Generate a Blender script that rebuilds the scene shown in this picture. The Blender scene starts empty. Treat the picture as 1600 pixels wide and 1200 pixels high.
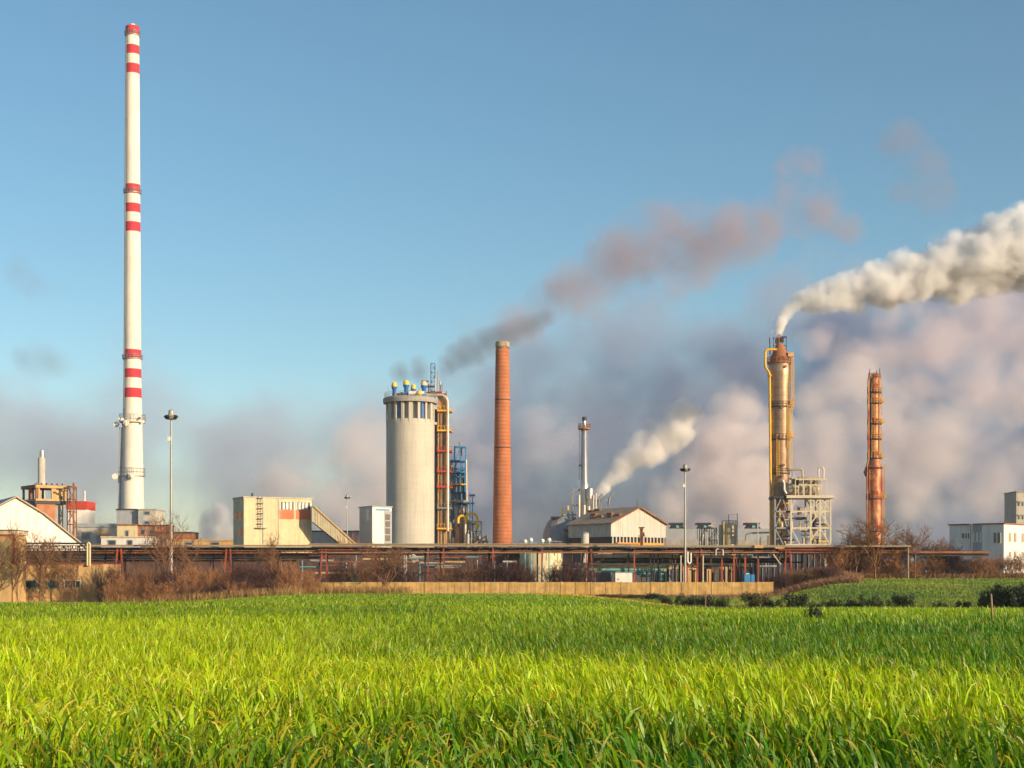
import bpy, math, random
import numpy as np
from mathutils import Vector, Matrix, noise as mnoise

scene = bpy.context.scene
COL = scene.collection
R = math.radians
# ------------------------------------------------------------------ camera
F = 2400.0            # focal length in photo pixels (1600 px wide picture)
CX, HY = 800.0, 900.0 # principal column and horizon row of the photo
CZ = 1.36             # camera height
cam_d = bpy.data.cameras.new("camera")
cam = bpy.data.objects.new("camera", cam_d); COL.objects.link(cam)
cam_d.sensor_width = 36.0
cam_d.lens = 36.0 * F / 1600.0
cam_d.shift_x = 0.0
cam_d.shift_y = (HY - 600.0) / 1600.0
cam_d.clip_start = 0.1; cam_d.clip_end = 20000
cam.location = (0, 0, CZ); cam.rotation_euler = (R(90), 0, 0)
cam_d.dof.use_dof = False
scene.camera = cam
# ------------------------------------------------------------------ light
SUN_AZ, SUN_EL = 53.0, 15.0      # degrees right of straight behind the camera, and height
sd = Vector((math.sin(R(SUN_AZ)) * math.cos(R(SUN_EL)), -math.cos(R(SUN_AZ)) * math.cos(R(SUN_EL)), math.sin(R(SUN_EL))))
sun_d = bpy.data.lights.new("sun", 'SUN'); sun = bpy.data.objects.new("sun", sun_d); COL.objects.link(sun)
sun_d.energy = 5.0; sun_d.angle = R(0.6); sun_d.color = (1.0, 0.79, 0.53)
sun.rotation_euler = sd.to_track_quat('Z', 'Y').to_euler(); sun.location = (60, -60, 60)
world = bpy.data.worlds.new("World"); scene.world = world; world.use_nodes = True
nt = world.node_tree; nt.nodes.clear()
sky = nt.nodes.new("ShaderNodeTexSky"); sky.sky_type = 'NISHITA'; sky.sun_disc = False
sky.sun_elevation = R(SUN_EL); sky.sun_rotation = math.atan2(sd.x, sd.y)
sky.air_density = 1.0; sky.dust_density = 0.7; sky.ozone_density = 2.0; sky.altitude = 200
bg = nt.nodes.new("ShaderNodeBackground"); bg.inputs[1].default_value = 0.110
wo = nt.nodes.new("ShaderNodeOutputWorld")
hs = nt.nodes.new('ShaderNodeHueSaturation'); hs.inputs['Saturation'].default_value = 1.16; hs.inputs['Hue'].default_value = 0.487
nt.links.new(sky.outputs[0], hs.inputs['Color']); nt.links.new(hs.outputs[0], bg.inputs[0]); nt.links.new(bg.outputs[0], wo.inputs[0])
vs = scene.view_settings; vs.view_transform = 'Standard'; vs.look = 'None'; vs.gamma = 1.0; vs.exposure = 0.42
cy = scene.cycles
cy.use_denoising = True
try: cy.denoiser = 'OPENIMAGEDENOISE'
except Exception: pass
cy.use_adaptive_sampling = True; cy.adaptive_threshold = 0.035
cy.max_bounces = 12; cy.diffuse_bounces = 2; cy.glossy_bounces = 2; cy.transmission_bounces = 3
cy.transparent_max_bounces = 12; cy.volume_bounces = 8
cy.volume_step_rate = 1.0; cy.volume_max_steps = 64
cy.caustics_reflective = False; cy.caustics_refractive = False
# ------------------------------------------------------------------ helpers
def wx(px, D): return (px - CX) / F * D
def wz(py, D): return CZ + (HY - py) / F * D
def wp(px, py, D): return Vector((wx(px, D), D, wz(py, D)))
rng = random.Random(7)

def sm(a, b, x):
    t = np.clip((x - a) / (b - a), 0, 1); return t * t * (3 - 2 * t)

def NN(t, kind, **kw):
    n = t.nodes.new(kind)
    for k, v in kw.items():
        if k.startswith("i_"): n.inputs[k[2:].replace("_", " ")].default_value = v
        else: setattr(n, k, v)
    return n

def c4(c): return (c[0], c[1], c[2], 1.0)

def mat(name, base, rough=0.8, metal=0.0, var=0.18, scale=0.6, streak=0.0, second=None, thr=(0.5, 0.62), sscale=0.5, bump=0.0, spec=0.3, band=None):
    """weathered paint / concrete / metal: two noises, vertical streaks, optional second colour in patches, optional panel joints"""
    m = bpy.data.materials.new(name); m.use_nodes = True
    t = m.node_tree; b = t.nodes["Principled BSDF"]; L = t.links
    b.inputs["Roughness"].default_value = rough; b.inputs["Metallic"].default_value = metal
    b.inputs["Specular IOR Level"].default_value = spec
    tc = NN(t, "ShaderNodeTexCoord")
    n1 = NN(t, "ShaderNodeTexNoise", i_Scale=scale, i_Detail=6.0, i_Roughness=0.65)
    L.new(tc.outputs["Object"], n1.inputs["Vector"])
    mr = NN(t, "ShaderNodeMapRange"); mr.inputs[1].default_value = 0.3; mr.inputs[2].default_value = 0.7
    mr.inputs[3].default_value = 1 - var; mr.inputs[4].default_value = 1 + var * 0.7
    L.new(n1.outputs[0], mr.inputs[0])
    col = NN(t, "ShaderNodeRGB"); col.outputs[0].default_value = c4(base); cur = col.outputs[0]
    if second is not None:
        mp0 = NN(t, "ShaderNodeMapping"); mp0.inputs["Scale"].default_value = (1, 1, 0.45)
        L.new(tc.outputs["Object"], mp0.inputs[0])
        n2 = NN(t, "ShaderNodeTexNoise", i_Scale=sscale, i_Detail=8.0, i_Roughness=0.7)
        L.new(mp0.outputs[0], n2.inputs["Vector"])
        m2 = NN(t, "ShaderNodeMapRange"); m2.inputs[1].default_value = thr[0]; m2.inputs[2].default_value = thr[1]
        L.new(n2.outputs[0], m2.inputs[0])
        mx = NN(t, "ShaderNodeMix", data_type='RGBA'); mx.inputs[7].default_value = c4(second)
        L.new(m2.outputs[0], mx.inputs[0]); L.new(cur, mx.inputs[6]); cur = mx.outputs[2]
    if streak:
        mp = NN(t, "ShaderNodeMapping"); mp.inputs["Scale"].default_value = (2.2, 2.2, 0.07)
        L.new(tc.outputs["Object"], mp.inputs[0])
        n3 = NN(t, "ShaderNodeTexNoise", i_Scale=0.9, i_Detail=5.0, i_Roughness=0.7); L.new(mp.outputs[0], n3.inputs["Vector"])
        m3 = NN(t, "ShaderNodeMapRange"); m3.inputs[1].default_value = 0.42; m3.inputs[2].default_value = 0.7
        m3.inputs[3].default_value = 1.0; m3.inputs[4].default_value = 1 - streak
        L.new(n3.outputs[0], m3.inputs[0])
        mu = NN(t, "ShaderNodeMath", operation='MULTIPLY'); L.new(mr.outputs[0], mu.inputs[0]); L.new(m3.outputs[0], mu.inputs[1]); fac = mu.outputs[0]
    else: fac = mr.outputs[0]
    if band:                       # horizontal joints: (period, width, darkening)
        sx = NN(t, "ShaderNodeSeparateXYZ"); L.new(tc.outputs["Object"], sx.inputs[0])
        a = NN(t, "ShaderNodeMath", operation='DIVIDE'); a.inputs[1].default_value = band[0]; L.new(sx.outputs[2], a.inputs[0])
        f = NN(t, "ShaderNodeMath", operation='FRACT'); L.new(a.outputs[0], f.inputs[0])
        g = NN(t, "ShaderNodeMath", operation='LESS_THAN'); g.inputs[1].default_value = band[1]; L.new(f.outputs[0], g.inputs[0])
        h = NN(t, "ShaderNodeMath", operation='MULTIPLY_ADD'); h.inputs[1].default_value = -band[2]; h.inputs[2].default_value = 1.0; L.new(g.outputs[0], h.inputs[0])
        mu = NN(t, "ShaderNodeMath", operation='MULTIPLY'); L.new(fac, mu.inputs[0]); L.new(h.outputs[0], mu.inputs[1]); fac = mu.outputs[0]
    vm = NN(t, "ShaderNodeVectorMath", operation='SCALE'); L.new(cur, vm.inputs[0]); L.new(fac, vm.inputs["Scale"])
    L.new(vm.outputs[0], b.inputs["Base Color"])
    if bump:
        bp = NN(t, "ShaderNodeBump", i_Strength=bump, i_Distance=0.3); L.new(n1.outputs[0], bp.inputs["Height"]); L.new(bp.outputs[0], b.inputs["Normal"])
    return m

M = {}

def dm(key, *a, **k): M[key] = mat(key, *a, **k)
dm("white_paint", (0.76, 0.71, 0.61), var=0.10, streak=0.18, scale=0.15)
dm("stripe_red", (0.55, 0.035, 0.05), var=0.10, streak=0.15, scale=0.2)
dm("silo_concrete", (0.53, 0.49, 0.41), var=0.10, streak=0.20, scale=0.2, band=(1.5, 0.06, 0.10))
dm("grey_concrete", (0.36, 0.34, 0.30), var=0.2, streak=0.25)
dm("pale_concrete", (0.50, 0.46, 0.38), var=0.15, streak=0.2, second=(0.36, 0.33, 0.28), thr=(0.55, 0.7))
dm("cream_render", (0.64, 0.54, 0.33), var=0.12, streak=0.22, second=(0.45, 0.38, 0.26), thr=(0.52, 0.7), sscale=0.25)
dm("orange_panel", (0.62, 0.18, 0.08), var=0.15, second=(0.5, 0.28, 0.18), thr=(0.55, 0.7))
dm("tan_render", (0.56, 0.36, 0.16), var=0.15, streak=0.15, second=(0.42, 0.26, 0.12), thr=(0.5, 0.75))
dm("wall_panel", (0.56, 0.36, 0.13), var=0.35, scale=0.9, streak=0.45, second=(0.46, 0.27, 0.08), thr=(0.45, 0.7), sscale=0.3)
dm("white_wall", (0.72, 0.70, 0.66), var=0.1, streak=0.18, second=(0.52, 0.46, 0.38), thr=(0.6, 0.72))
dm("white_sheet", (0.78, 0.74, 0.66), var=0.06, streak=0.15)
dm("grey_sheet", (0.34, 0.36, 0.38), var=0.1, streak=0.2)
dm("corrugated", (0.56, 0.53, 0.46), var=0.1, streak=0.3)
dm("brown_roof", (0.40, 0.30, 0.21), var=0.3, streak=0.2)
dm("red_paint", (0.50, 0.05, 0.03), var=0.2)
dm("rust_red", (0.36, 0.07, 0.03), var=0.25, second=(0.2, 0.07, 0.03))
dm("dark_steel", (0.035, 0.035, 0.045), var=0.3, rough=0.6)
dm("grey_steel", (0.28, 0.29, 0.30), var=0.2, rough=0.5, metal=0.3)
dm("pale_steel", (0.56, 0.50, 0.37), var=0.12, rough=0.6)
dm("galvanised", (0.36, 0.35, 0.31), var=0.12, rough=0.5, metal=0.3)
dm("deck_tan", (0.30, 0.22, 0.14), var=0.25)
dm("pipe_insulation", (0.55, 0.50, 0.42), var=0.2, rough=0.45, metal=0.3)
dm("yellow_paint", (0.80, 0.42, 0.02), var=0.12, rough=0.5)
dm("cap_yellow", (0.78, 0.52, 0.04), var=0.12, rough=0.5)
dm("blue_paint", (0.02, 0.14, 0.45), var=0.2, rough=0.5)
dm("bright_blue", (0.05, 0.23, 0.48), var=0.2, rough=0.5)
dm("teal_paint", (0.14, 0.38, 0.40), var=0.2, rough=0.6)
dm("column_metal", (0.40, 0.27, 0.17), rough=0.45, metal=0.55, var=0.25, scale=0.5, streak=0.3, second=(0.30, 0.14, 0.06), thr=(0.56, 0.72), sscale=0.35, band=(1.9, 0.05, 0.35))
dm("rusty_column", (0.52, 0.27, 0.12), rough=0.5, metal=0.25, var=0.35, scale=0.7, streak=0.35, second=(0.36, 0.07, 0.03), thr=(0.44, 0.57), sscale=0.5)
dm("tank_metal", (0.48, 0.38, 0.25), rough=0.45, metal=0.25, var=0.2, streak=0.3, band=(1.6, 0.06, 0.3))
dm("rust_brown", (0.30, 0.12, 0.05), var=0.35, second=(0.16, 0.07, 0.04))
dm("tower_cladding", (0.62, 0.36, 0.16), rough=0.55, metal=0.3, var=0.2, streak=0.3, second=(0.40, 0.20, 0.09))
dm("stack_metal", (0.58, 0.54, 0.50), rough=0.32, metal=0.8, var=0.15, streak=0.2)
dm("orange_paint", (0.75, 0.30, 0.04), var=0.1)
dm("brick_wall", (0.42, 0.17, 0.08), var=0.2, second=(0.3, 0.13, 0.08))
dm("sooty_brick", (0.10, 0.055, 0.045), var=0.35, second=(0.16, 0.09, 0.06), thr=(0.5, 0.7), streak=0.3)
dm("rim_mortar", (0.42, 0.34, 0.24), var=0.35, second=(0.25, 0.14, 0.09), scale=2)
dm("rail_ochre", (0.55, 0.27, 0.07), var=0.3, second=(0.4, 0.1, 0.04))
dm("rack_red", (0.34, 0.065, 0.035), var=0.3, second=(0.2, 0.06, 0.04))
dm("wood_pole", (0.34, 0.20, 0.13), var=0.3, streak=0.3)
dm("lamp_dark", (0.03, 0.03, 0.035), rough=0.4)
dm("bark", (0.20, 0.10, 0.05), var=0.35, scale=2)
dm("bark_dark", (0.075, 0.036, 0.034), var=0.3, scale=2)
dm("bark_orange", (0.36, 0.17, 0.075), var=0.35, scale=1.5)
dm("glass", (0.03, 0.05, 0.07), rough=0.08, var=0.2, spec=0.8)

def brick_mat():
    m = mat("chimney_brick", (0.50, 0.17, 0.065), var=0.22, scale=0.35, streak=0.12, rough=0.85, second=(0.36, 0.10, 0.05), thr=(0.5, 0.8), sscale=0.6)
    t = m.node_tree; L = t.links; b = t.nodes["Principled BSDF"]
    src = b.inputs["Base Color"].links[0].from_socket
    tc = NN(t, "ShaderNodeTexCoord"); s = NN(t, "ShaderNodeSeparateXYZ"); L.new(tc.outputs["Object"], s.inputs[0])
    def mth(op, a, v=None, w=None):
        n = NN(t, "ShaderNodeMath", operation=op); L.new(a, n.inputs[0])
        if v is not None:
            if isinstance(v, (int, float)): n.inputs[1].default_value = v
            else: L.new(v, n.inputs[1])
        if w is not None: n.inputs[2].default_value = w
        return n.outputs[0]
    ang = mth('ARCTAN2', s.outputs[1], s.outputs[0])
    u = mth('MULTIPLY', ang, 24 / (2 * math.pi)); v = mth('MULTIPLY', s.outputs[2], 1 / 0.95)
    fl = mth('FLOOR', v); half = mth('MULTIPLY', fl, 0.5); uu = mth('ADD', u, half)
    fu = mth('ABSOLUTE', mth('SUBTRACT', mth('FRACT', uu), 0.5)); fv = mth('ABSOLUTE', mth('SUBTRACT', mth('FRACT', v), 0.5))
    a = mth('LESS_THAN', fu, 0.17); c = mth('LESS_THAN', fv, 0.22); d = mth('MULTIPLY', a, c)
    line = mth('LESS_THAN', fv, 0.07); line = mth('MULTIPLY', line, 0.18); d = mth('MULTIPLY', d, 0.75)
    f = mth('MAXIMUM', d, line)
    mx = NN(t, "ShaderNodeMix", data_type='RGBA'); mx.inputs[7].default_value = (0.07, 0.06, 0.07, 1)
    L.new(f, mx.inputs[0]); L.new(src, mx.inputs[6]); L.new(mx.outputs[2], b.inputs["Base Color"])
    return m
M["chimney_brick"] = brick_mat()

class MB:
    def __init__(s): s.v = []; s.f = []; s.m = []; s.cur = 0
    def add(s, vs, fs):
        o = len(s.v); s.v += [tuple(p) for p in vs]
        s.f += [tuple(i + o for i in f) for f in fs]; s.m += [s.cur] * len(fs)
    def hexa(s, p):      # p: 4 bottom (ccw from above) + 4 top
        s.add(p, [(0, 3, 2, 1), (4, 5, 6, 7), (0, 1, 5, 4), (1, 2, 6, 5), (2, 3, 7, 6), (3, 0, 4, 7)])
    def box(s, x0, x1, y0, y1, z0, z1):
        s.hexa([(x0, y0, z0), (x1, y0, z0), (x1, y1, z0), (x0, y1, z0), (x0, y0, z1), (x1, y0, z1), (x1, y1, z1), (x0, y1, z1)])
    def pbox(s, D, a, b, top, bot, dep, dy=0.0):   # a..b, top..bot in photo pixels at distance D, dep metres deep
        s.box(wx(a, D), wx(b, D), D + dy, D + dy + dep, wz(bot, D), wz(top, D))
    def cyl(s, p0, p1, r0, r1=None, n=8, caps=True):
        r1 = r0 if r1 is None else r1
        p0 = Vector(p0); p1 = Vector(p1); d = (p1 - p0)
        if d.length < 1e-6: return
        d.normalize(); a = Vector((0, 0, 1)) if abs(d.z) < 0.9 else Vector((1, 0, 0))
        u = d.cross(a).normalized(); w = d.cross(u)
        vs = []
        for p, r in ((p0, r0), (p1, r1)):
            for k in range(n):
                t = 2 * math.pi * (k + 0.5) / n; vs.append(p + u * math.cos(t) * r + w * math.sin(t) * r)
        fs = [(k, (k + 1) % n, n + (k + 1) % n, n + k) for k in range(n)]
        if caps: fs += [tuple(range(n - 1, -1, -1)), tuple(range(n, 2 * n))]
        s.add(vs, fs)
    def bar(s, p0, p1, w): s.cyl(p0, p1, w * 0.7071, n=4)
    def tube(s, pts, r, n=8):
        for a, b in zip(pts[:-1], pts[1:]): s.cyl(a, b, r, n=n)
        for p in pts[1:-1]: s.sph(p, r * 1.02, n, max(4, n // 2))
    def sph(s, c, r, n=10, m=6, sz=1.0):
        s.lathe((c[0], c[1], c[2]), [(r * math.sin(math.pi * i / m), -r * sz * math.cos(math.pi * i / m)) for i in range(m + 1)], n)
    def lathe(s, c, prof, n=24):
        vs = []; fs = []
        for (r, z) in prof:
            for k in range(n):
                t = 2 * math.pi * k / n; vs.append((c[0] + r * math.cos(t), c[1] + r * math.sin(t), c[2] + z))
        for i in range(len(prof) - 1):
            for k in range(n):
                fs.append((i * n + k, i * n + (k + 1) % n, (i + 1) * n + (k + 1) % n, (i + 1) * n + k))
        s.add(vs, fs)
    def ring(s, c, r0, r1, z0, z1, n=24): s.lathe(c, [(r0, z0), (r1, z0), (r1, z1), (r0, z1), (r0, z0)], n)
    def rail(s, c, r, h=1.1, n=16, w=0.06):
        for z in (h * 0.5, h): s.lathe(c, [(r - w, z), (r + w, z), (r + w, z + w), (r - w, z + w), (r - w, z)], n)
        for k in range(n):
            t = 2 * math.pi * k / n; x = c[0] + r * math.cos(t); y = c[1] + r * math.sin(t)
            s.bar((x, y, c[2]), (x, y, c[2] + h), w)
    def ladder(s, x, y, z0, z1, w=0.5, t=0.07, step=0.6):
        s.bar((x - w / 2, y, z0), (x - w / 2, y, z1), t); s.bar((x + w / 2, y, z0), (x + w / 2, y, z1), t)
        z = z0
        while z < z1: s.bar((x - w / 2, y, z), (x + w / 2, y, z), t * 0.8); z += step
    def fbox(s, fr, a0, a1, b0, b1, z0, z1):
        s.hexa([fr(a0, b0, z0), fr(a1, b0, z0), fr(a1, b1, z0), fr(a0, b1, z0), fr(a0, b0, z1), fr(a1, b0, z1), fr(a1, b1, z1), fr(a0, b1, z1)])
    def build(s, name, mats, parent=None, smooth=False, org=None):
        me = bpy.data.meshes.new(name)
        root = parent
        while root is not None and root.parent is not None: root = root.parent
        o = Vector(root.location) if root is not None else Vector(org if org else (0, 0, 0))
        me.from_pydata([(p[0] - o.x, p[1] - o.y, p[2] - o.z) for p in s.v], [], s.f)
        ms = mats if isinstance(mats, (list, tuple)) else [mats]
        for q in ms: me.materials.append(M[q] if isinstance(q, str) else q)
        me.polygons.foreach_set("material_index", s.m)
        if smooth:
            me.polygons.foreach_set("use_smooth", [True] * len(s.f))
            try: me.set_sharp_from_angle(angle=R(40))
            except Exception: pass
        me.update()
        ob = bpy.data.objects.new(name, me); COL.objects.link(ob)
        if parent is not None: ob.parent = parent
        elif org: ob.location = o
        return ob

def tag(o, label=None, cat=None, group=None, kind=None):
    if label: o["label"] = label
    if cat: o["category"] = cat
    if group: o["group"] = group
    if kind: o["kind"] = kind
    return o

def thing(name, label, cat, loc, group=None):
    o = bpy.data.objects.new(name, None); COL.objects.link(o); o.location = loc; o.empty_display_size = 1
    return tag(o, label, cat, group)

def copy_thing(root, loc, rotz=0, sc=(1, 1, 1), label=None, group=None):
    r = root.copy(); COL.objects.link(r); r.location = loc; r.rotation_euler = (0, 0, rotz); r.scale = sc
    if label: r["label"] = label
    if group: r["group"] = group
    for ch in list(root.children):
        c = ch.copy(); COL.objects.link(c); c.parent = r
        for g in ch.children:
            d = g.copy(); COL.objects.link(d); d.parent = c
    return r

class Frame:
    """corner of a building nearest the camera; u runs to the right (away), v to the left (away)"""
    def __init__(s, pxL, pxC, pxR, D, theta, zb):
        s.c = Vector((wx(pxC, D), D)); t = R(theta); s.u = Vector((math.cos(t), math.sin(t))); s.w = Vector((-math.sin(t), math.cos(t)))
        tR = (pxR - CX) / F; tL = (pxL - CX) / F
        s.U = (tR * s.c.y - s.c.x) / (s.u.x - tR * s.u.y)
        s.V = (tL * s.c.y - s.c.x) / (s.w.x - tL * s.w.y)
        s.zb = zb; s.D = D
    def __call__(s, a, b, z):
        p = s.c + s.u * a + s.w * b; return (p.x, p.y, z)
    @property
    def loc(s): return (s.c.x, s.c.y, s.zb)
# ------------------------------------------------------------------ ground
GZ = -1.75           # level of the plant
def ground_z(x, y):
    x = np.asarray(x, float); y = np.asarray(y, float)
    d = np.maximum(y, 12.0); u = 800 + 2400 * x / np.maximum(d, 40)
    z = -0.0076 * np.clip(y, 0, 205)
    z = z - 1.15 * sm(60, 185, y) * (1 - sm(180, 520, u))
    rt = sm(820, 1150, u)
    z = z - rt * 0.0135 * np.clip(y - 50, 0, 72) * (1 - sm(150, 205, y))
    z = z + (GZ - z) * sm(195, 212, y)
    hill = sm(1180, 1330, u) * sm(150, 232, y)
    z = z + hill * 2.75
    z = z + 1.9 * np.exp(-((u - 1268) / 45) ** 2) * np.exp(-((y - 226) / 9) ** 2)
    z = z * (1 - sm(600, 1500, y)) + (-1.75) * sm(600, 1500, y)
    z = z + 0.05 * np.sin(x * 0.21 + y * 0.13) * np.sin(y * 0.09 - x * 0.05) * sm(5, 30, y) * (1 - sm(150, 200, y))
    return z
def gz(x, y): return float(ground_z(x, y))
def wheat_edge(u):     # far edge of the wheat as a distance, by column
    return 183 + 14 * sm(380, 560, u) - 62 * sm(820, 1100, u)

def make_ground():
    ys = np.concatenate([np.linspace(-60, 0, 10), np.linspace(1.5, 60, 60), np.linspace(61, 260, 260), np.geomspace(264, 9000, 60)])
    us = np.concatenate([np.linspace(-9000, -1400, 16), np.linspace(-1300, 3000, 260), np.linspace(3200, 11000, 16)])
    U, Y = np.meshgrid(us, ys)
    X = (U - 800) / 2400 * np.maximum(Y, 60) * 1.0
    Z = ground_z(X, Y)
    u2 = 800 + 2400 * X / np.maximum(Y, 12)
    inw = (1 - sm(0, 3, Y - wheat_edge(u2)))
    Z = Z + 0.30 * inw * sm(22, 45, Y)                   # the closed crop canopy
    n = len(ys); mcol = len(us)
    co = np.stack([X, Y, Z], -1).reshape(-1, 3)
    idx = np.arange(n * mcol).reshape(n, mcol)
    fc = np.stack([idx[:-1, :-1], idx[:-1, 1:], idx[1:, 1:], idx[1:, :-1]], -1).reshape(-1, 4)
    me = bpy.data.meshes.new("ground"); me.from_pydata(co.tolist(), [], fc.tolist())
    at = me.attributes.new("cover", 'FLOAT_COLOR', 'POINT')
    far = np.where((Y > wheat_edge(u2)) & (u2 > 880), 1.0, 0) * (1 - sm(236, 240, Y)) * (Y > 60)
    dry = (1 - np.clip(np.abs(Y - wheat_edge(u2) - 4) / 5, 0, 1)) * (Y > 60) * (u2 < 1150)
    dry = np.maximum(dry, (sm(238, 243, Y)) * 0.4)
    dry = np.maximum(dry, np.exp(-((u2 - 1268) / 60) ** 2) * np.exp(-((Y - 226) / 12) ** 2))
    dry = np.maximum(dry, sm(228, 234, Y) * (Y < 260) * (u2 > 1150))
    dry = np.maximum(dry, np.clip(1 - np.abs(Y - 158) / 3, 0, 1) * (u2 > 1380) * 0.8)
    yel = np.clip(1.4 - np.abs(Y - (190 - (u2 - 840) * 0.26)) / 7, 0, 1) * sm(825, 850, u2) * (1 - sm(1235, 1275, u2))
    A = np.stack([inw * sm(14, 26, Y), far, np.clip(dry + 0, 0, 1), yel], -1).reshape(-1, 4).astype(np.float32)
    at.data.foreach_set("color", A.ravel())
    for p in me.polygons: p.use_smooth = True
    m = bpy.data.materials.new("field_soil_and_grass"); m.use_nodes = True
    t = m.node_tree; L = t.links; b = t.nodes["Principled BSDF"]; b.inputs["Roughness"].default_value = 0.9; b.inputs["Specular IOR Level"].default_value = 0.15
    a = NN(t, "ShaderNodeAttribute", attribute_name="cover"); s = NN(t, "ShaderNodeSeparateColor"); L.new(a.outputs["Color"], s.inputs[0])
    tc = NN(t, "ShaderNodeTexCoord")
    n1 = NN(t, "ShaderNodeTexNoise", i_Scale=2.2, i_Detail=8.0, i_Roughness=0.75); L.new(tc.outputs["Object"], n1.inputs["Vector"])
    n2 = NN(t, "ShaderNodeTexNoise", i_Scale=0.06, i_Detail=4.0, i_Roughness=0.6)
    mp = NN(t, "ShaderNodeMapping"); mp.inputs["Scale"].default_value = (0.35, 1.6, 1); L.new(tc.outputs["Object"], mp.inputs[0]); L.new(mp.outputs[0], n2.inputs["Vector"])
    def ramp(src, cols):
        r = NN(t, "ShaderNodeValToRGB"); L.new(src, r.inputs[0])
        while len(r.color_ramp.elements) < len(cols): r.color_ramp.elements.new(0.5)
        for e, (p, c) in zip(r.color_ramp.elements, cols): e.position = p; e.color = c4(c)
        return r.outputs[0]
    def mix(f, x, y, blend='MIX'):
        q = NN(t, "ShaderNodeMix", data_type='RGBA', blend_type=blend); q.clamp_factor = True
        if isinstance(f, float): q.inputs[0].default_value = f
        else: L.new(f, q.inputs[0])
        L.new(x, q.inputs[6]); L.new(y, q.inputs[7]); return q.outputs[2]
    soil = ramp(n1.outputs[0], [(0.3, (0.035, 0.025, 0.015)), (0.7, (0.09, 0.065, 0.04))])
    crop = ramp(n2.outputs[0], [(0.35, (0.07, 0.18, 0.010)), (0.65, (0.22, 0.32, 0.012))])
    fine = ramp(n1.outputs[0], [(0.35, (0.45, 0.5, 0.45)), (0.62, (1.25, 1.2, 1.1))])
    crop = mix(1.0, crop, fine, 'MULTIPLY')
    mead = ramp(n2.outputs[0], [(0.4, (0.075, 0.15, 0.012)), (0.6, (0.19, 0.24, 0.025))])
    mead = mix(1.0, mead, fine, 'MULTIPLY')
    dryc = ramp(n1.outputs[0], [(0.3, (0.10, 0.06, 0.03)), (0.55, (0.30, 0.18, 0.075)), (0.75, (0.10, 0.10, 0.03))])
    yelc = ramp(n1.outputs[0], [(0.35, (0.13, 0.13, 0.010)), (0.7, (0.34, 0.25, 0.02))])
    c = mix(s.outputs[0], soil, crop); c = mix(s.outputs[1], c, mead)
    yq = NN(t, "ShaderNodeMath", operation='MULTIPLY'); yq.inputs[1].default_value = 0.8; L.new(a.outputs["Alpha"], yq.inputs[0])
    c = mix(yq.outputs[0], c, yelc)
    ad = NN(t, "ShaderNodeMath", operation='MULTIPLY_ADD'); ad.inputs[1].default_value = 1.6; L.new(n1.outputs[0], ad.inputs[0]); ad.inputs[2].default_value = -0.8
    d1 = NN(t, "ShaderNodeMath", operation='ADD'); L.new(s.outputs[2], d1.inputs[0]); L.new(ad.outputs[0], d1.inputs[1])
    d2 = NN(t, "ShaderNodeMapRange"); d2.inputs[1].default_value = 0.3; d2.inputs[2].default_value = 0.6; L.new(d1.outputs[0], d2.inputs[0])
    c = mix(d2.outputs[0], c, dryc)
    L.new(c, b.inputs["Base Color"])
    bp = NN(t, "ShaderNodeBump", i_Strength=0.9, i_Distance=0.35); L.new(n1.outputs[0], bp.inputs["Height"]); L.new(bp.outputs[0], b.inputs["Normal"])
    me.materials.append(m)
    o = bpy.data.objects.new("ground", me); COL.objects.link(o); tag(o, kind="structure")
make_ground()
# ------------------------------------------------------------------ wheat
def wheat_material():
    m = bpy.data.materials.new("wheat_leaf"); m.use_nodes = True
    t = m.node_tree; L = t.links; t.nodes.clear()
    o = NN(t, "ShaderNodeOutputMaterial"); b = NN(t, "ShaderNodeBsdfPrincipled"); tr = NN(t, "ShaderNodeBsdfTranslucent"); ms = NN(t, "ShaderNodeMixShader")
    b.inputs["Roughness"].default_value = 0.42; b.inputs["Specular IOR Level"].default_value = 0.32
    a = NN(t, "ShaderNodeAttribute", attribute_name="leaf"); s = NN(t, "ShaderNodeSeparateColor"); L.new(a.outputs["Color"], s.inputs[0])
    # red: position along the leaf, green: how yellow the plant is, blue: random shade
    def mix(f, x, y, blend='MIX'):
        q = NN(t, "ShaderNodeMix", data_type='RGBA', blend_type=blend); L.new(f, q.inputs[0])
        for k, z in ((6, x), (7, y)):
            if isinstance(z, tuple): q.inputs[k].default_value = c4(z)
            else: L.new(z, q.inputs[k])
        return q.outputs[2]
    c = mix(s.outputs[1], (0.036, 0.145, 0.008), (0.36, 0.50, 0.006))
    tip = NN(t, "ShaderNodeMapRange"); tip.inputs[1].default_value = 0.72; tip.inputs[2].default_value = 1.0; tip.inputs[4].default_value = 1.0; L.new(s.outputs[0], tip.inputs[0])
    tp = NN(t, "ShaderNodeMath", operation='MULTIPLY'); L.new(tip.outputs[0], tp.inputs[0]); L.new(a.outputs["Alpha"], tp.inputs[1])
    c = mix(tp.outputs[0], c, (0.55, 0.27, 0.03))
    sc = NN(t, "ShaderNodeMapRange"); sc.inputs[3].default_value = 0.65; sc.inputs[4].default_value = 1.35; L.new(s.outputs[2], sc.inputs[0])
    vm = NN(t, "ShaderNodeVectorMath", operation='SCALE'); L.new(c, vm.inputs[0]); L.new(sc.outputs[0], vm.inputs["Scale"])
    L.new(vm.outputs[0], b.inputs["Base Color"])
    v2 = NN(t, "ShaderNodeVectorMath", operation='MULTIPLY'); L.new(vm.outputs[0], v2.inputs[0]); v2.inputs[1].default_value = (1.9, 1.7, 0.4)
    L.new(v2.outputs[0], tr.inputs[0]); ms.inputs[0].default_value = 0.30
    L.new(b.outputs[0], ms.inputs[1]); L.new(tr.outputs[0], ms.inputs[2]); L.new(ms.outputs[0], o.inputs[0])
    return m

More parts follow.
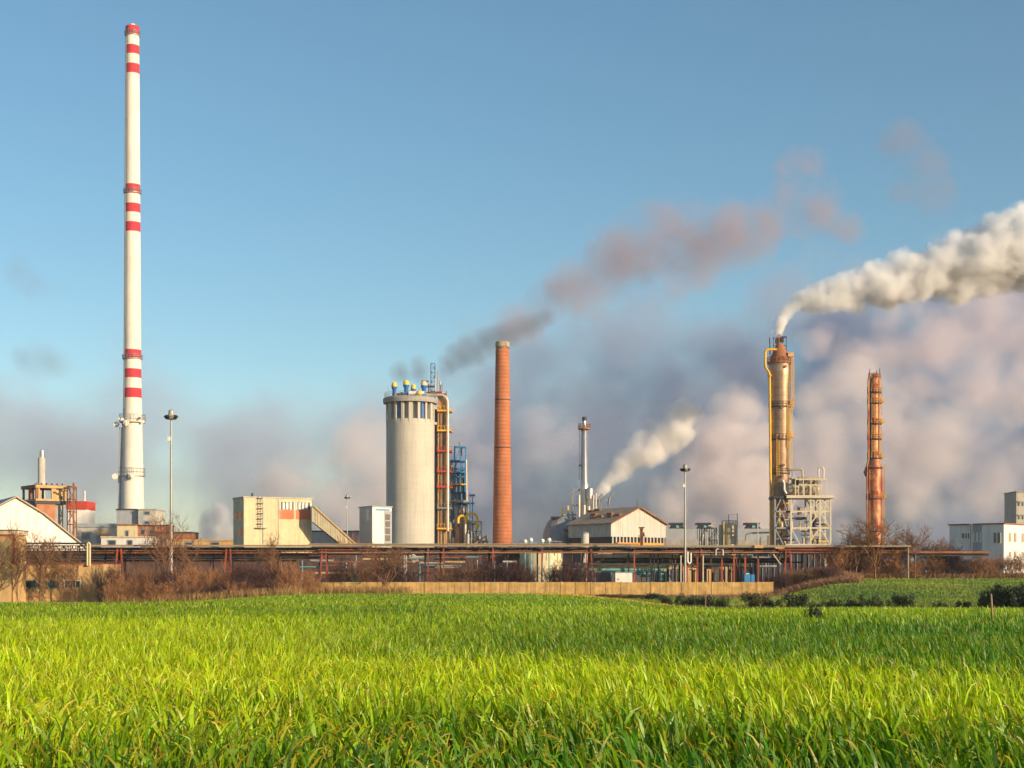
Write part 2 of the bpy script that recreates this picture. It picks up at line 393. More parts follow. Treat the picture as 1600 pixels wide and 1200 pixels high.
def yellow_strip(u, y):
    c = 190 - (u - 840) * 0.26
    return np.clip(1.4 - np.abs(y - c) / 7, 0, 1) * sm(825, 850, u) * (1 - sm(1235, 1275, u))

def make_wheat():
    rs = np.random.RandomState(5)
    Vs = []; Fs = []; As = []; off = 0
    def lowf(x, y, s, ph):     # cheap smooth noise
        return (np.sin(x * s + ph) * np.sin(y * s * 0.8 + ph * 2.3) + np.sin((x + y * 1.7) * s * 1.9 + ph * 3.1) * 0.6 + np.sin((x * 1.3 - y) * s * 3.3 + ph) * 0.4) / 2
    # d0, d1, leaves per m2, segments, leaf width, length range
    bands = [(6.2, 9.5, 520, 9, 0.0240), (9.5, 15, 720, 6, 0.0180), (15, 28, 560, 5, 0.016), (28, 60, 190, 4, 0.026), (60, 110, 75, 3, 0.048), (110, 200, 26, 3, 0.08)]
    for (d0, d1, dens, seg, wid) in bands:
        marg = 1.0 + 0.02 * d0
        area = 0.3333 * (d1 * d1 - d0 * d0) + 2 * marg * (d1 - d0)
        n = int(area * dens)
        y = np.sqrt(rs.rand(n) * (d1 * d1 - d0 * d0) + d0 * d0)
        x = (rs.rand(n) * 2 - 1) * (y / 3.0 + marg)
        if d0 < 14:                      # sown in rows a hand apart
            ca, sa = math.cos(0.25), math.sin(0.25)
            a = x * ca + y * sa; bb = -x * sa + y * ca
            k = 0.13; a = (np.round(a / k) + rs.randn(n) * 0.13) * k
            x = a * ca - bb * sa; y = a * sa + bb * ca
        u = 800 + 2400 * x / np.maximum(y, 12)
        gap_y = 9.7 - 0.16 * x; keep = (y < wheat_edge(u) - 1.0) & ~((np.abs(y - gap_y) < 0.26) & (rs.rand(n) < sm(0.2, 1.6, x))) & ~((np.abs(y - gap_y - 1.9) < 0.2) & (rs.rand(n) < sm(0.8, 2.6, x))); x, y, u = x[keep], y[keep], u[keep]; n = len(x)  # gaps cut through the crop, added to give a dark band at lower right
        z0 = ground_z(x, y)
        hv = 1 + 0.13 * lowf(x, y, 0.55, 1.0) + 0.08 * lowf(x, y, 2.1, 4.0)
        # upper leaves dominate what is seen; a third sit lower
        tier = rs.rand(n)
        upper = tier < 0.80
        ln = np.where(upper, rs.uniform(0.24, 0.44, n), rs.uniform(0.16, 0.28, n)) * (1.2 if d0 < 9 else 1.0 if d0 < 14 else 0.8)
        topz = np.where(upper, 0.57 + rs.randn(n) * 0.045, rs.uniform(0.22, 0.42, n)) * hv
        # wind leans the crop towards the left on the right side, more mixed on the left
        side = np.clip((u - 300) / 1300, 0, 1)
        az = np.where(rs.rand(n) < 0.35 + 0.3 * side, rs.normal(math.pi * 0.98, 0.7, n), rs.rand(n) * 2 * math.pi)
        az = np.where((rs.rand(n) < 0.3) & (side < 0.35), rs.normal(0.25, 0.5, n), az)
        el0 = np.radians(rs.uniform(70, 90, n)); droop = rs.rand(n) < 0.45; bend = np.radians(np.where(droop, rs.uniform(80, 150, n), rs.uniform(4, 32, n)))
        bp = np.where(droop, rs.uniform(3.5, 7.0, n), rs.uniform(1.0, 2.5, n))
        hb = np.maximum(0.03, topz - ln * np.where(droop, 0.76, 0.95))
        tw0 = rs.uniform(-1.2, 1.2, n)
        w = wid * rs.uniform(0.6, 1.25, n)
        ts = np.linspace(0, 1, seg + 1)
        p = np.stack([x, y, z0 + hb], -1)
        st = np.zeros((n,))
        pts = []
        # a short upright base reaching down, then the arching blade
        for i, tt in enumerate(ts):
            el = el0 - bend * tt ** bp
            dirv = np.stack([np.cos(el) * np.cos(az), np.cos(el) * np.sin(az), np.sin(el)], -1)
            pts.append((p.copy(), dirv))
            p = p + dirv * (ln / seg)[:, None]
        verts = np.zeros((n, seg + 1, 2, 3)); col = np.zeros((n, seg + 1, 2, 4))
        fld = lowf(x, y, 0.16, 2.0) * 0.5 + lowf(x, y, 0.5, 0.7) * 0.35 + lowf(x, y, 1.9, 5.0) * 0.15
        # sunlit and shadowed bands across the field, painted as yellower and greener leaves
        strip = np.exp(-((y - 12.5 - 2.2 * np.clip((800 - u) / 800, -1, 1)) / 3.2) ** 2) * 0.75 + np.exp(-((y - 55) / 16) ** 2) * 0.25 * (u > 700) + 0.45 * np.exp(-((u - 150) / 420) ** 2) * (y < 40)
        dark = 0.22 * np.exp(-((y - 26) / 10) ** 2) * sm(450, 900, u)  # shadowed band put into the colour as greener leaves
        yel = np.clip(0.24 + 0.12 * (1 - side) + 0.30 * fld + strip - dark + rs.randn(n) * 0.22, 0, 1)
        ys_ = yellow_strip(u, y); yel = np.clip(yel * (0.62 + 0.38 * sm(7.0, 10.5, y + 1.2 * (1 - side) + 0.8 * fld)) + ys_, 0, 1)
        tipy = np.clip((rs.rand(n) < (0.16 + 0.30 * (1 - side) + 0.15 * strip)) * rs.uniform(0.5, 1, n) + 0.8 * ys_, 0, 1)
        rb = rs.rand(n)
        for i, tt in enumerate(ts):
            pc, dv = pts[i]
            hx = np.stack([-np.sin(az), np.cos(az), np.zeros(n)], -1)
            up = np.cross(hx, dv)
            tw = tw0 * (0.6 + tt)
            side_v = hx * np.cos(tw)[:, None] + up * np.sin(tw)[:, None]
            prof = min(1.0, 0.45 + 2.2 * tt) * (1 - max(0, (tt - 0.45) / 0.55) ** 1.6 * 0.96)
            hw = (w * prof / 2)[:, None]
            verts[:, i, 0] = pc - side_v * hw; verts[:, i, 1] = pc + side_v * hw
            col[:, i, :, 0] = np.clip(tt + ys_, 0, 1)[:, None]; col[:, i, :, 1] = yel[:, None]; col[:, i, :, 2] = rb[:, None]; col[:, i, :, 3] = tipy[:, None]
        if d0 < 13:    # stems for the near plants
            ns = int(n * 0.30); sel = rs.permutation(n)[:ns]
            bx = np.stack([x[sel], y[sel], z0[sel]], -1); tx = np.stack([x[sel], y[sel], (z0 + hb)[sel] + 0.04], -1)
            tx[:, :2] += rs.randn(ns, 2) * 0.03
            aa = rs.rand(ns) * math.pi; sv = np.stack([np.cos(aa), np.sin(aa), np.zeros(ns)], -1) * 0.0032
            v2 = np.stack([np.stack([bx - sv, bx + sv], 1), np.stack([tx - sv, tx + sv], 1)], 1)
            c2 = np.zeros((ns, 2, 2, 4)); c2[..., 1] = (yel[sel] * 0.7 + 0.25)[:, None, None]; c2[..., 2] = rb[sel][:, None, None]
            base = off + np.arange(ns)[:, None] * 4
            Fs.append(np.concatenate([base + 0, base + 1, base + 3, base + 2], 1)); Vs.append(v2.reshape(-1, 3)); As.append(c2.reshape(-1, 4)); off += ns * 4
        base = off + np.arange(n)[:, None] * (2 * (seg + 1)) + np.arange(seg)[None, :] * 2
        Fs.append(np.stack([base, base + 1, base + 3, base + 2], -1).reshape(-1, 4))
        Vs.append(verts.reshape(-1, 3)); As.append(col.reshape(-1, 4)); off += n * 2 * (seg + 1)
    V = np.concatenate(Vs).astype(np.float32); Fa = np.concatenate(Fs).astype(np.int32); A = np.concatenate(As).astype(np.float32)
    me = bpy.data.meshes.new("wheat"); me.vertices.add(len(V)); me.vertices.foreach_set("co", V.ravel())
    me.loops.add(Fa.size); me.loops.foreach_set("vertex_index", Fa.ravel())
    me.polygons.add(len(Fa)); me.polygons.foreach_set("loop_start", np.arange(0, Fa.size, 4, dtype=np.int32))
    try: me.polygons.foreach_set("loop_total", np.full(len(Fa), 4, dtype=np.int32))
    except Exception: pass
    at = me.attributes.new("leaf", 'FLOAT_COLOR', 'POINT'); at.data.foreach_set("color", A.ravel())
    me.update(calc_edges=True)
    me.materials.append(wheat_material())
    o = bpy.data.objects.new("wheat", me); COL.objects.link(o)
    tag(o, "young green wheat covering the whole foreground field", "wheat", kind="stuff")
    print("wheat faces", len(Fa))
make_wheat()
# ------------------------------------------------------------------ tall striped chimney
def lathe_px(mb, D, px, prof, n=32):
    """prof: (radius in photo px, py) from bottom to top"""
    s = D / F
    mb.lathe((wx(px, D), D, 0), [(r * s, wz(py, D)) for r, py in prof], n)

def striped_chimney():
    D = 550.0; s = D / F; x = wx(207, D)
    root = thing("striped_chimney", "tall white chimney with red bands and dish platforms, tallest thing in the picture", "chimney", (x, D, GZ))
    top, bot = 52, 920
    def rad(py): 
        return 10.3 + (py - 50) / 870 * 5.2 + max(0, py - 600) / 320 * 5.0
    reds = [(40, 56), (72, 86), (101, 116), (289, 304), (319, 333), (348, 363), (547, 562), (577, 591), (607, 622)]
    ys = sorted(set([56, top, bot] + [v for p in reds for v in p if v > 56]) | set(range(60, 920, 24)))
    ys = [v for v in ys if top <= v <= bot]
    mb = MB()
    for a, b in zip(ys[:-1], ys[1:]):
        mid = (a + b) / 2; mb.cur = 1 if any(p <= mid <= q for p, q in reds) else 0
        xa = 205.5 + (a - 50) / 870 * 2.0; 
        mb.lathe((x, D, 0), [(rad(b) * s, wz(b, D)), (rad(a) * s, wz(a, D))], 48)
    mb.build("shaft", ["white_paint", "stripe_red"], root, smooth=True)
    mb = MB(); mb.cur = 0
    mb.lathe((x, D, 0), [(10.6 * s, wz(56, D)), (10.6 * s, wz(42, D)), (8.0 * s, wz(41, D)), (8 * s, wz(50, D)), (0, wz(50, D))], 40)
    mb.build("crown", "stripe_red", root, smooth=True)
    mb = MB(); mb.lathe((x, D, 0), [(4.0 * s, wz(48, D)), (4.0 * s, wz(38, D)), (0, wz(38, D))], 20); mb.build("flue_tip", "white_paint", root, smooth=True)
    for py, extra in ((56, 1.6), (302, 1.8), (561, 2.0), (660, 5.2), (744, 2.6)):
        r = rad(py)
        mb = MB(); c = (x, D, wz(py, D)); mb.ring(c, (r - 0.3) * s, (r + extra) * s, -0.15, 0.15, 32)
        mb.build("platform", "grey_steel" if extra < 3 else "pale_steel", root)
        mb = MB(); mb.rail((x, D, wz(py, D) + 0.15), (r + extra) * s, h=1.2 if extra < 2.5 else 2.6, n=20, w=0.10); mb.build("railing", "grey_steel", root)
    # antennas
    for (ax, ay, r, w) in [(184, 664, 4.3, 1), (199, 664, 4.6, 0), (190, 656, 2.6, 1), (203, 663, 4.4, 1), (225, 660, 3.0, 1), (222, 655, 2.4, 0), (182, 745, 4.6, 1), (206, 746, 3.8, 0), (213, 745, 3.6, 1), (196, 657, 2.4, 1)]:
        rr = rad(ay); dx = (ax - 207) * s; front = -math.sqrt(max(0.0, ((rr + 5) * s) ** 2 - min(abs(dx), (rr + 4) * s) ** 2)) - 0.4
        mb = MB(); p = Vector((x + dx, D + front, wz(ay, D))); d = Vector((0.15 if w else -0.9, -1, 0)).normalized()
        mb.cyl(p + d * 0.35, p, r * s, r * s, 20); mb.cyl(p, p - d * 0.5, r * s, r * s * 0.4, 20)
        mb.bar(p - d * 0.5, Vector((x + dx * 0.8, D + front * 0.8, p.z)), 0.15)
        mb.build("dish_antenna", "white_paint" if w else "grey_steel", root, smooth=True)
    # lift shaft up the left side
    mb = MB()
    for a, b in ((920, 780), (780, 668)):
        ra, rb = rad(a) * s, rad(b) * s
        mb.hexa([(x - ra - 0.9, D - 1.6, wz(a, D)), (x - ra + 2.0, D - 1.6, wz(a, D)), (x - ra + 2.0, D + 1.0, wz(a, D)), (x - ra - 0.9, D + 1.0, wz(a, D)),
                 (x - rb - 0.9, D - 1.6, wz(b, D)), (x - rb + 2.0, D - 1.6, wz(b, D)), (x - rb + 2.0, D + 1.0, wz(b, D)), (x - rb - 0.9, D + 1.0, wz(b, D))])
    mb.build("lift_shaft", "grey_sheet", root)
    mb = MB()
    for (a, b) in zip(range(60, 640, 20), range(80, 660, 20)):
        ra, rb = rad(b) * s, rad(a) * s
        for q in (-0.95, -0.78):
            pa = (x + math.sin(q) * (ra + .15), D - math.cos(q) * (ra + .15), wz(b, D)); pb = (x + math.sin(q) * (rb + .15), D - math.cos(q) * (rb + .15), wz(a, D))
            mb.bar(pa, pb, 0.16)
        for k in range(4):
            t = k / 4; r = ra + (rb - ra) * t + .15; z = wz(b - 20 * t, D)
            mb.bar((x + math.sin(-.95) * r, D - math.cos(-.95) * r, z), (x + math.sin(-.78) * r, D - math.cos(-.78) * r, z), 0.12)
    mb.build("ladder", "grey_concrete", root)
striped_chimney()

# ------------------------------------------------------------------ brick chimney
def brick_chimney():
    D = 400.0; s = D / F; x = wx(785, D)
    root = thing("brick_chimney", "tapering red brick chimney with a pale ragged concrete rim", "chimney", (x, D, GZ))
    mb = MB()
    pr = []
    for i in range(13):
        t = i / 12; py = 918 + (545 - 918) * t; r = 16.4 + (10.6 - 16.4) * t; pr.append((r * s, wz(py, D)))
    mb.lathe((x, D, 0), pr, 40); mb.build("shaft", "chimney_brick", root, smooth=True)
    mb = MB(); mb.lathe((x, D, 0), [(10.8 * s, wz(543, D)), (11.0 * s, wz(541, D)), (10.8 * s, wz(534.5, D)), (8.4 * s, wz(534.5, D)), (8.4 * s, wz(560, D)), (0, wz(560, D))], 32); mb.build("rim", "rim_mortar", root)
    for py in (905, 700, 625):
        mb = MB(); mb.ring((x, D, wz(py, D)), (16.4 + (10.6 - 16.4) * (918 - py) / 373) * s, (16.4 + (10.6 - 16.4) * (918 - py) / 373) * s + 0.09, -0.12, 0.12, 40); mb.build("iron_hoop", "dark_steel", root)
brick_chimney()

# ------------------------------------------------------------------ silo
def silo():
    D = 400.0; s = D / F; x = wx(641, D)
    root = thing("concrete_silo", "huge round cream concrete silo with an open colonnade under its top ring", "silo", (x, D, GZ))
    R0 = 37.5 * s
    mb = MB(); mb.lathe((x, D, 0), [(R0, GZ), (R0, wz(668, D)), (R0 * 0.99, wz(657, D)), (0, wz(657, D))], 72); mb.build("drum", "silo_concrete", root, smooth=True)
    mb = MB(); mb.lathe((x, D, 0), [(R0 * 0.80, wz(660, D)), (R0 * 0.80, wz(630, D))], 48); mb.build("inner_drum", "pale_concrete", root, smooth=True)
    for k in range(36):
        t = 2 * math.pi * (k + 0.5) / 36
        if math.cos(t) > 0.2 and k % 2: continue
        c = Vector((x + math.sin(t) * R0 * 0.96, D - math.cos(t) * R0 * 0.96, 0)); u = Vector((math.cos(t), math.sin(t), 0)) * (0.33 if k % 3 else 0.52); w = Vector((math.sin(t), -math.cos(t), 0)) * 0.3
        mb = MB(); z0, z1 = wz(662, D), wz(629, D)
        q = [c - u + w, c + u + w, c + u - w, c - u - w]
        mb.hexa([(p.x, p.y, z0) for p in q] + [(p.x, p.y, z1) for p in q]); mb.build("column", "silo_concrete", root)
    for t in (-0.42, 0.62):
        mb = MB(); mb.cyl((x + math.sin(t) * R0 * 0.9, D - math.cos(t) * R0 * 0.9, wz(660, D)), (x + math.sin(t) * R0 * 0.9, D - math.cos(t) * R0 * 0.9, wz(629, D)), 0.42, n=12); mb.build("blue_pipe", "blue_paint", root, smooth=True)
    mb = MB(); mb.lathe((x, D, 0), [(R0 * 1.0, wz(629, D)), (42 * s, wz(631, D)), (42.5 * s, wz(624, D)), (40 * s, wz(622, D)), (0, wz(621.5, D))], 72); mb.build("top_ring", "grey_concrete", root, smooth=True)
    mb = MB(); zt = wz(622, D); mb.rail((x, D, zt), 40 * s, h=1.1, n=36, w=0.06); mb.bar((x - 5.6, D - 2, zt), (x - 5.6, D - 2, zt + 3.0), 0.09); mb.build("railing", "grey_steel", root)
    mb = MB()
    mb.tube([(x - 0.2, D - 2.5, zt + 1.0), (x + 3.8, D - 2.5, zt + 1.0)], 0.5, 10); mb.build("white_duct", "white_sheet", root, smooth=True)
    mb = MB(); mb.sph((x + 2.6, D - 2.9, zt + 0.9), 0.75, 12, 8); mb.cyl((x + 2.6, D - 2.9, zt), (x + 2.6, D - 2.9, zt + .9), .4, n=8); mb.build("fan_housing", "cap_yellow", root, smooth=True)
    for i in range(14):
        mb = MB(); a = rng.uniform(-5, 5); mb.pbox(D, 641 + a * 5 - 2, 641 + a * 5 + rng.uniform(1, 5), 622 - rng.uniform(3, 9), 622, rng.uniform(.6, 2), rng.uniform(-3, 3)); mb.build("machine_housing", "grey_steel", root)
    # filter vents standing on the roof
    labs = ["yellow capped blue vent standing leftmost on the silo roof", "tallest yellow capped blue vent, second from left on the silo roof",
            "smaller yellow capped blue vent set back third from left on the silo roof", "pale yellow capped blue vent rightmost on the silo roof"]
    for (px, top, dy, sc, lab) in [(616.5, 598, -1, 0.9, labs[0]), (635.5, 596, -2, 1.0, labs[1]), (645, 599, 2.5, 0.85, labs[2]), (663, 597, -2, 1.0, labs[3])]:
        vx = wx(px, D); r = thing("filter_vent", lab, "roof vent", (vx, D + dy, zt), "vents on the silo roof")
        k = s * sc
        mb = MB(); H = wz(top, D); mb.lathe((vx, D + dy, 0), [(3.2 * k, zt), (3.2 * k, H - 2.0), (4.6 * k, H - 1.6), (4.8 * k, H - 1.15)], 20); mb.build("duct", "blue_paint", r, smooth=True)
        mb = MB(); mb.lathe((vx, D + dy, 0), [(4.7 * k, H - 1.2), (5.1 * k, H - 1.1), (4.4 * k, H - 0.35), (2.6 * k, H), (0, H)], 20); mb.build("cap", "cap_yellow" if px != 663 else "cream_render", r, smooth=True)
silo()

# ------------------------------------------------------------------ process tower beside the silo
def process_tower():
    D = 402.0; s = D / F
    root = thing("process_tower", "tan clad process tower with bent white pipe and masts, right against the silo", "tower", (wx(691, D), D, GZ))
    mb = MB(); mb.pbox(D, 684, 698, 618, 920, 3.6, 0); mb.build("cladding", "tower_cladding", root)
    mb = MB(); mb.pbox(D, 679, 683.5, 640, 920, 3.6, 1.0)
    for px in (688, 693): mb.pbox(D, px - 0.5, px + 0.5, 640, 880, 0.2, -0.25)
    mb.build("stair_shaft", "dark_steel", root)
    for (a, b, top, bot) in ((672, 683, 660, 664), (679, 684, 636, 640)):
        mb = MB(); mb.pbox(D, a, b, top, bot, 3, -1); mb.build("link_bridge", "pale_concrete", root)
    for py, cm in ((642, "yellow_paint"), (673, "yellow_paint"), (705, "red_paint"), (737, "red_paint"), (761, "red_paint"), (794, "grey_steel"), (826, "yellow_paint")):
        mb = MB(); mb.pbox(D, 683, 706, py - 1.2, py + 1.2, 5.4, -1.0)
        for px in (683.5, 689, 694.5, 700, 705.5): mb.pbox(D, px - .3, px + .3, py - 7, py, 0.1, -1.0)
        mb.pbox(D, 683, 706, py - 7.3, py - 6.8, 0.1, -1.0); mb.build("platform", cm, root)
    mb = MB(); r = 2.2 * s; y = D - 0.8
    pts = [(wx(664, D), y, wz(618, D)), (wx(688, D), y, wz(617.5, D))] + [(wx(688 + 11.5 * math.sin(a), D), y, wz(629 - 11.5 * math.cos(a), D)) for a in (0.35, 0.7, 1.05, 1.4)] + [(wx(699.8, D), y, wz(640, D)), (wx(699.8, D), y, wz(770, D)), (wx(699.8, D), y, wz(830, D))]
    mb.tube(pts, r, 12); mb.build("bent_pipe", "pipe_insulation", root, smooth=True)
    # lattice mast and flue pipes on top
    mb = MB()
    for px in (673, 679.5):
        for dy in (0, 1.2): mb.pbox(D, px - .35, px + .35, 568, 618, .14, dy)
    for i in range(7):
        z0, z1 = wz(618 - i * 7.2, D), wz(618 - (i + 1) * 7.2, D); xa, xb = wx(673, D), wx(679.5, D)
        mb.bar((xa, D, z1), (xb, D, z1), .12); mb.bar((xa if i % 2 else xb, D, z0), (xb if i % 2 else xa, D, z1), .10)
    mb.build("lattice_mast", "dark_steel", root)
    for px, top, r in ((683.5, 578, 0.7), (687.5, 595, 1.1), (680, 590, 0.8), (691, 612, 1.3)):
        mb = MB(); mb.cyl((wx(px, D), D + 1, wz(620, D)), (wx(px, D), D + 1, wz(top, D)), r * s, n=10); mb.build("vent_pipe", "pipe_insulation" if px != 683.5 else "tower_cladding", root, smooth=True)
    mb = MB()
    for (a, b, t, q) in ((658, 669, 594, 596), (660, 677, 602, 604), (666, 690, 611, 613), (659, 661, 594, 620), (669, 670.5, 600, 620), (676, 697, 614, 616), (690, 690.8, 600, 616), (697, 697.6, 610, 620)): mb.pbox(D, a, b, t, q, 1.5, 0.5)
    mb.build("top_staging", "rust_red", root)
process_tower()

# ------------------------------------------------------------------ generic lattice frames
def lattice(mb, D, a, b, top, bot, dep, cols, rows, w, dy=0.0, diag=True, seed=1):
    """steel frame: columns and beams on a front and a back plane, diagonals"""
    rg = random.Random(seed)
    for yy in (D + dy, D + dy + dep):
        for i in range(cols + 1):
            x = wx(a + (b - a) * i / cols, D); mb.bar((x, yy, wz(bot, D)), (x, yy, wz(top, D)), w)
        for j in range(rows + 1):
            z = wz(top + (bot - top) * j / rows, D); mb.bar((wx(a, D), yy, z), (wx(b, D), yy, z), w)
        if diag:
            for i in range(cols):
                for j in range(rows):
                    if rg.random() < 0.75:
                        xa, xb = wx(a + (b - a) * i / cols, D), wx(a + (b - a) * (i + 1) / cols, D)
                        za, zb = wz(top + (bot - top) * j / rows, D), wz(top + (bot - top) * (j + 1) / rows, D)
                        if rg.random() < 0.5: xa, xb = xb, xa
                        mb.bar((xa, yy, za), (xb, yy, zb), w * 0.7)
    for i in range(cols + 1):
        for j in range(rows + 1):
            x = wx(a + (b - a) * i / cols, D); z = wz(top + (bot - top) * j / rows, D); mb.bar((x, D + dy, z), (x, D + dy + dep, z), w * 0.8)

def blue_unit():
    D = 412.0; s = D / F
    root = thing("blue_steel_tower", "stepped blue steel process tower full of pipes, left of the brick chimney", "tower", (wx(718, D), D, GZ))
    mb = MB()
    lattice(mb, D, 710, 727, 698, 720, 3.5, 2, 1, 0.30, seed=2)
    lattice(mb, D, 704, 727, 720, 770, 4.5, 3, 4, 0.32, diag=False, seed=3)
    lattice(mb, D, 706, 729, 770, 818, 4.5, 3, 3, 0.32, diag=False, seed=4)
    lattice(mb, D, 711, 735, 785, 806, 4.5, 1, 1, 0.45, dy=-1.0, seed=6)
    mb.build("frame", "bright_blue", root)
    mb = MB(); lattice(mb, D, 700, 748, 818, 918, 6, 6, 5, 0.3, diag=True, seed=7); mb.build("lower_frame", "grey_steel", root)
    for py, a, b, cm in ((720, 703, 728, "bright_blue"), (738, 703, 728, "bright_blue"), (757, 704, 729, "yellow_paint"), (783, 704, 732, "yellow_paint"), (786, 702, 736, "bright_blue"), (829, 698, 722, "yellow_paint"), (832, 698, 740, "bright_blue")):
        mb = MB(); mb.pbox(D, a, b, py - 1.1, py + 1.1, 5.5, -.8); mb.build("platform", cm, root)
    rg = random.Random(11)
    for i in range(48):
        px = rg.uniform(704, 729); top = rg.uniform(722, 790); bot = min(918, top + rg.uniform(12, 60)); r = rg.uniform(0.7, 2.4)
        mb = MB(); yy = D + rg.uniform(0.5, 4); mb.cyl((wx(px, D), yy, wz(bot, D)), (wx(px, D), yy, wz(top, D)), r * s, n=10)
        mb.sph((wx(px, D), yy, wz(top, D)), r * s, 10, 6); mb.build("vessel", rg.choice(["pipe_insulation", "grey_steel", "dark_steel", "bright_blue", "pipe_insulation", "cap_yellow"]), root, smooth=True)
    mb = MB(); mb.cyl((wx(729.5, D), D, wz(800, D)), (wx(728.5, D), D, wz(718, D)), 1.3 * s, n=10); mb.build("side_pipe", "pipe_insulation", root, smooth=True)
    mb = MB(); mb.cyl((wx(718, D), D + 1, wz(698, D)), (wx(718, D), D + 1, wz(690, D)), .25, n=6); mb.cyl((wx(721, D), D + 1, wz(712, D)), (wx(721, D), D + 1, wz(697, D)), 1.4 * s, n=8); mb.build("top_mast", "grey_steel", root)
    # lower piping
    for i in range(40):
        px = rg.uniform(686, 735); top = rg.uniform(786, 842); r = rg.choice([0.7, 0.9, 1.2, 2.0, 2.6])
        mb = MB(); yy = D - rg.uniform(1.2, 5); mb.cyl((wx(px, D), yy, GZ), (wx(px, D), yy, wz(top, D)), r * s, n=10); mb.sph((wx(px, D), yy, wz(top, D)), r * s, 10, 6)
        if rg.random() < 0.5:
            mb.cyl((wx(px, D), yy, wz(top, D)), (wx(px + rg.uniform(-14, 14), D), yy, wz(top, D)), min(r, 1.1) * s, n=8)
        mb.build("pipe", rg.choice(["pipe_insulation", "white_sheet", "grey_steel", "pipe_insulation", "tower_cladding", "dark_steel"]), root, smooth=True)
blue_unit()

def elbow(D, cx, cy, r, a0, a1, dy, n=7):
    return [(wx(cx + r * math.cos(a0 + (a1 - a0) * i / n), D), D + dy, wz(cy - r * math.sin(a0 + (a1 - a0) * i / n), D)) for i in range(n + 1)]

def pipe_cluster():
    D = 406.0; s = D / F
    root = thing("pipe_plant", "low tangle of grey pipes and vessels with yellow elbows at the brick chimney's foot", "pipework", (wx(748, D), D, GZ))
    mb = MB(); lattice(mb, D, 733, 762, 845, 918, 6, 4, 4, 0.26, seed=9); lattice(mb, D, 728, 752, 815, 845, 5, 3, 2, 0.26, seed=10); mb.build("frame", "grey_steel", root)
    for cx, cy, r, w in ((737, 811, 9, 2.0), (722, 812, 6, 1.9)):
        mb = MB(); mb.tube([(wx(cx + r, D), D - 1, wz(cy + 14, D))] + elbow(D, cx, cy, r, 0, math.pi, -1)[0:] + [(wx(cx - r, D), D - 1, wz(cy + 6, D))], w * s, 10); mb.build("yellow_elbow", "cap_yellow", root, smooth=True)
    mb = MB(); mb.cyl((wx(738, D), D + 2, wz(850, D)), (wx(738, D), D + 2, wz(776, D)), .8 * s, n=8); mb.pbox(D, 733, 742, 772, 775, 2, 1); mb.pbox(D, 735, 741, 785, 787, 2, 1); mb.build("blue_post", "bright_blue", root)
    mb = MB(); mb.cyl((wx(734, D), D + 2, wz(850, D)), (wx(734, D), D + 2, wz(768, D)), .5 * s, n=8); mb.build("thin_stack", "pipe_insulation", root)
    rg = random.Random(21)
    for i in range(30):
        px = rg.uniform(726, 762); lim = 812 + max(0, px - 735) * 1.7; top = rg.uniform(lim, max(lim + 2, 846)); r = rg.choice([0.8, 1.0, 1.6, 2.6, 3.2])
        yy = D + rg.uniform(-4, 4)
        mb = MB(); mb.cyl((wx(px, D), yy, GZ), (wx(px, D), yy, wz(top, D)), r * s, n=12); mb.sph((wx(px, D), yy, wz(top, D)), r * s, 12, 6)
        if rg.random() < 0.4: mb.cyl((wx(px, D), yy, wz(top + 5, D)), (wx(px + rg.uniform(-9, 9), D), yy, wz(top + 5, D)), 1.0 * s, n=8)
        mb.build("vessel" if r > 1.2 else "pipe", rg.choice(["grey_steel", "dark_steel", "pipe_insulation", "grey_steel", "galvanised", "tower_cladding"]), root, smooth=True)
    mb = MB(); mb.tube([(wx(744, D), D - 4.2, wz(860, D)), (wx(744, D), D - 4.2, wz(849, D)), (wx(747, D), D - 4.2, wz(847, D)), (wx(760, D), D - 4.2, wz(838, D)), (wx(760, D), D - 4.2, wz(870, D))], 1.1 * s, 10); mb.build("handrail_pipe", "tower_cladding", root, smooth=True)
pipe_cluster()

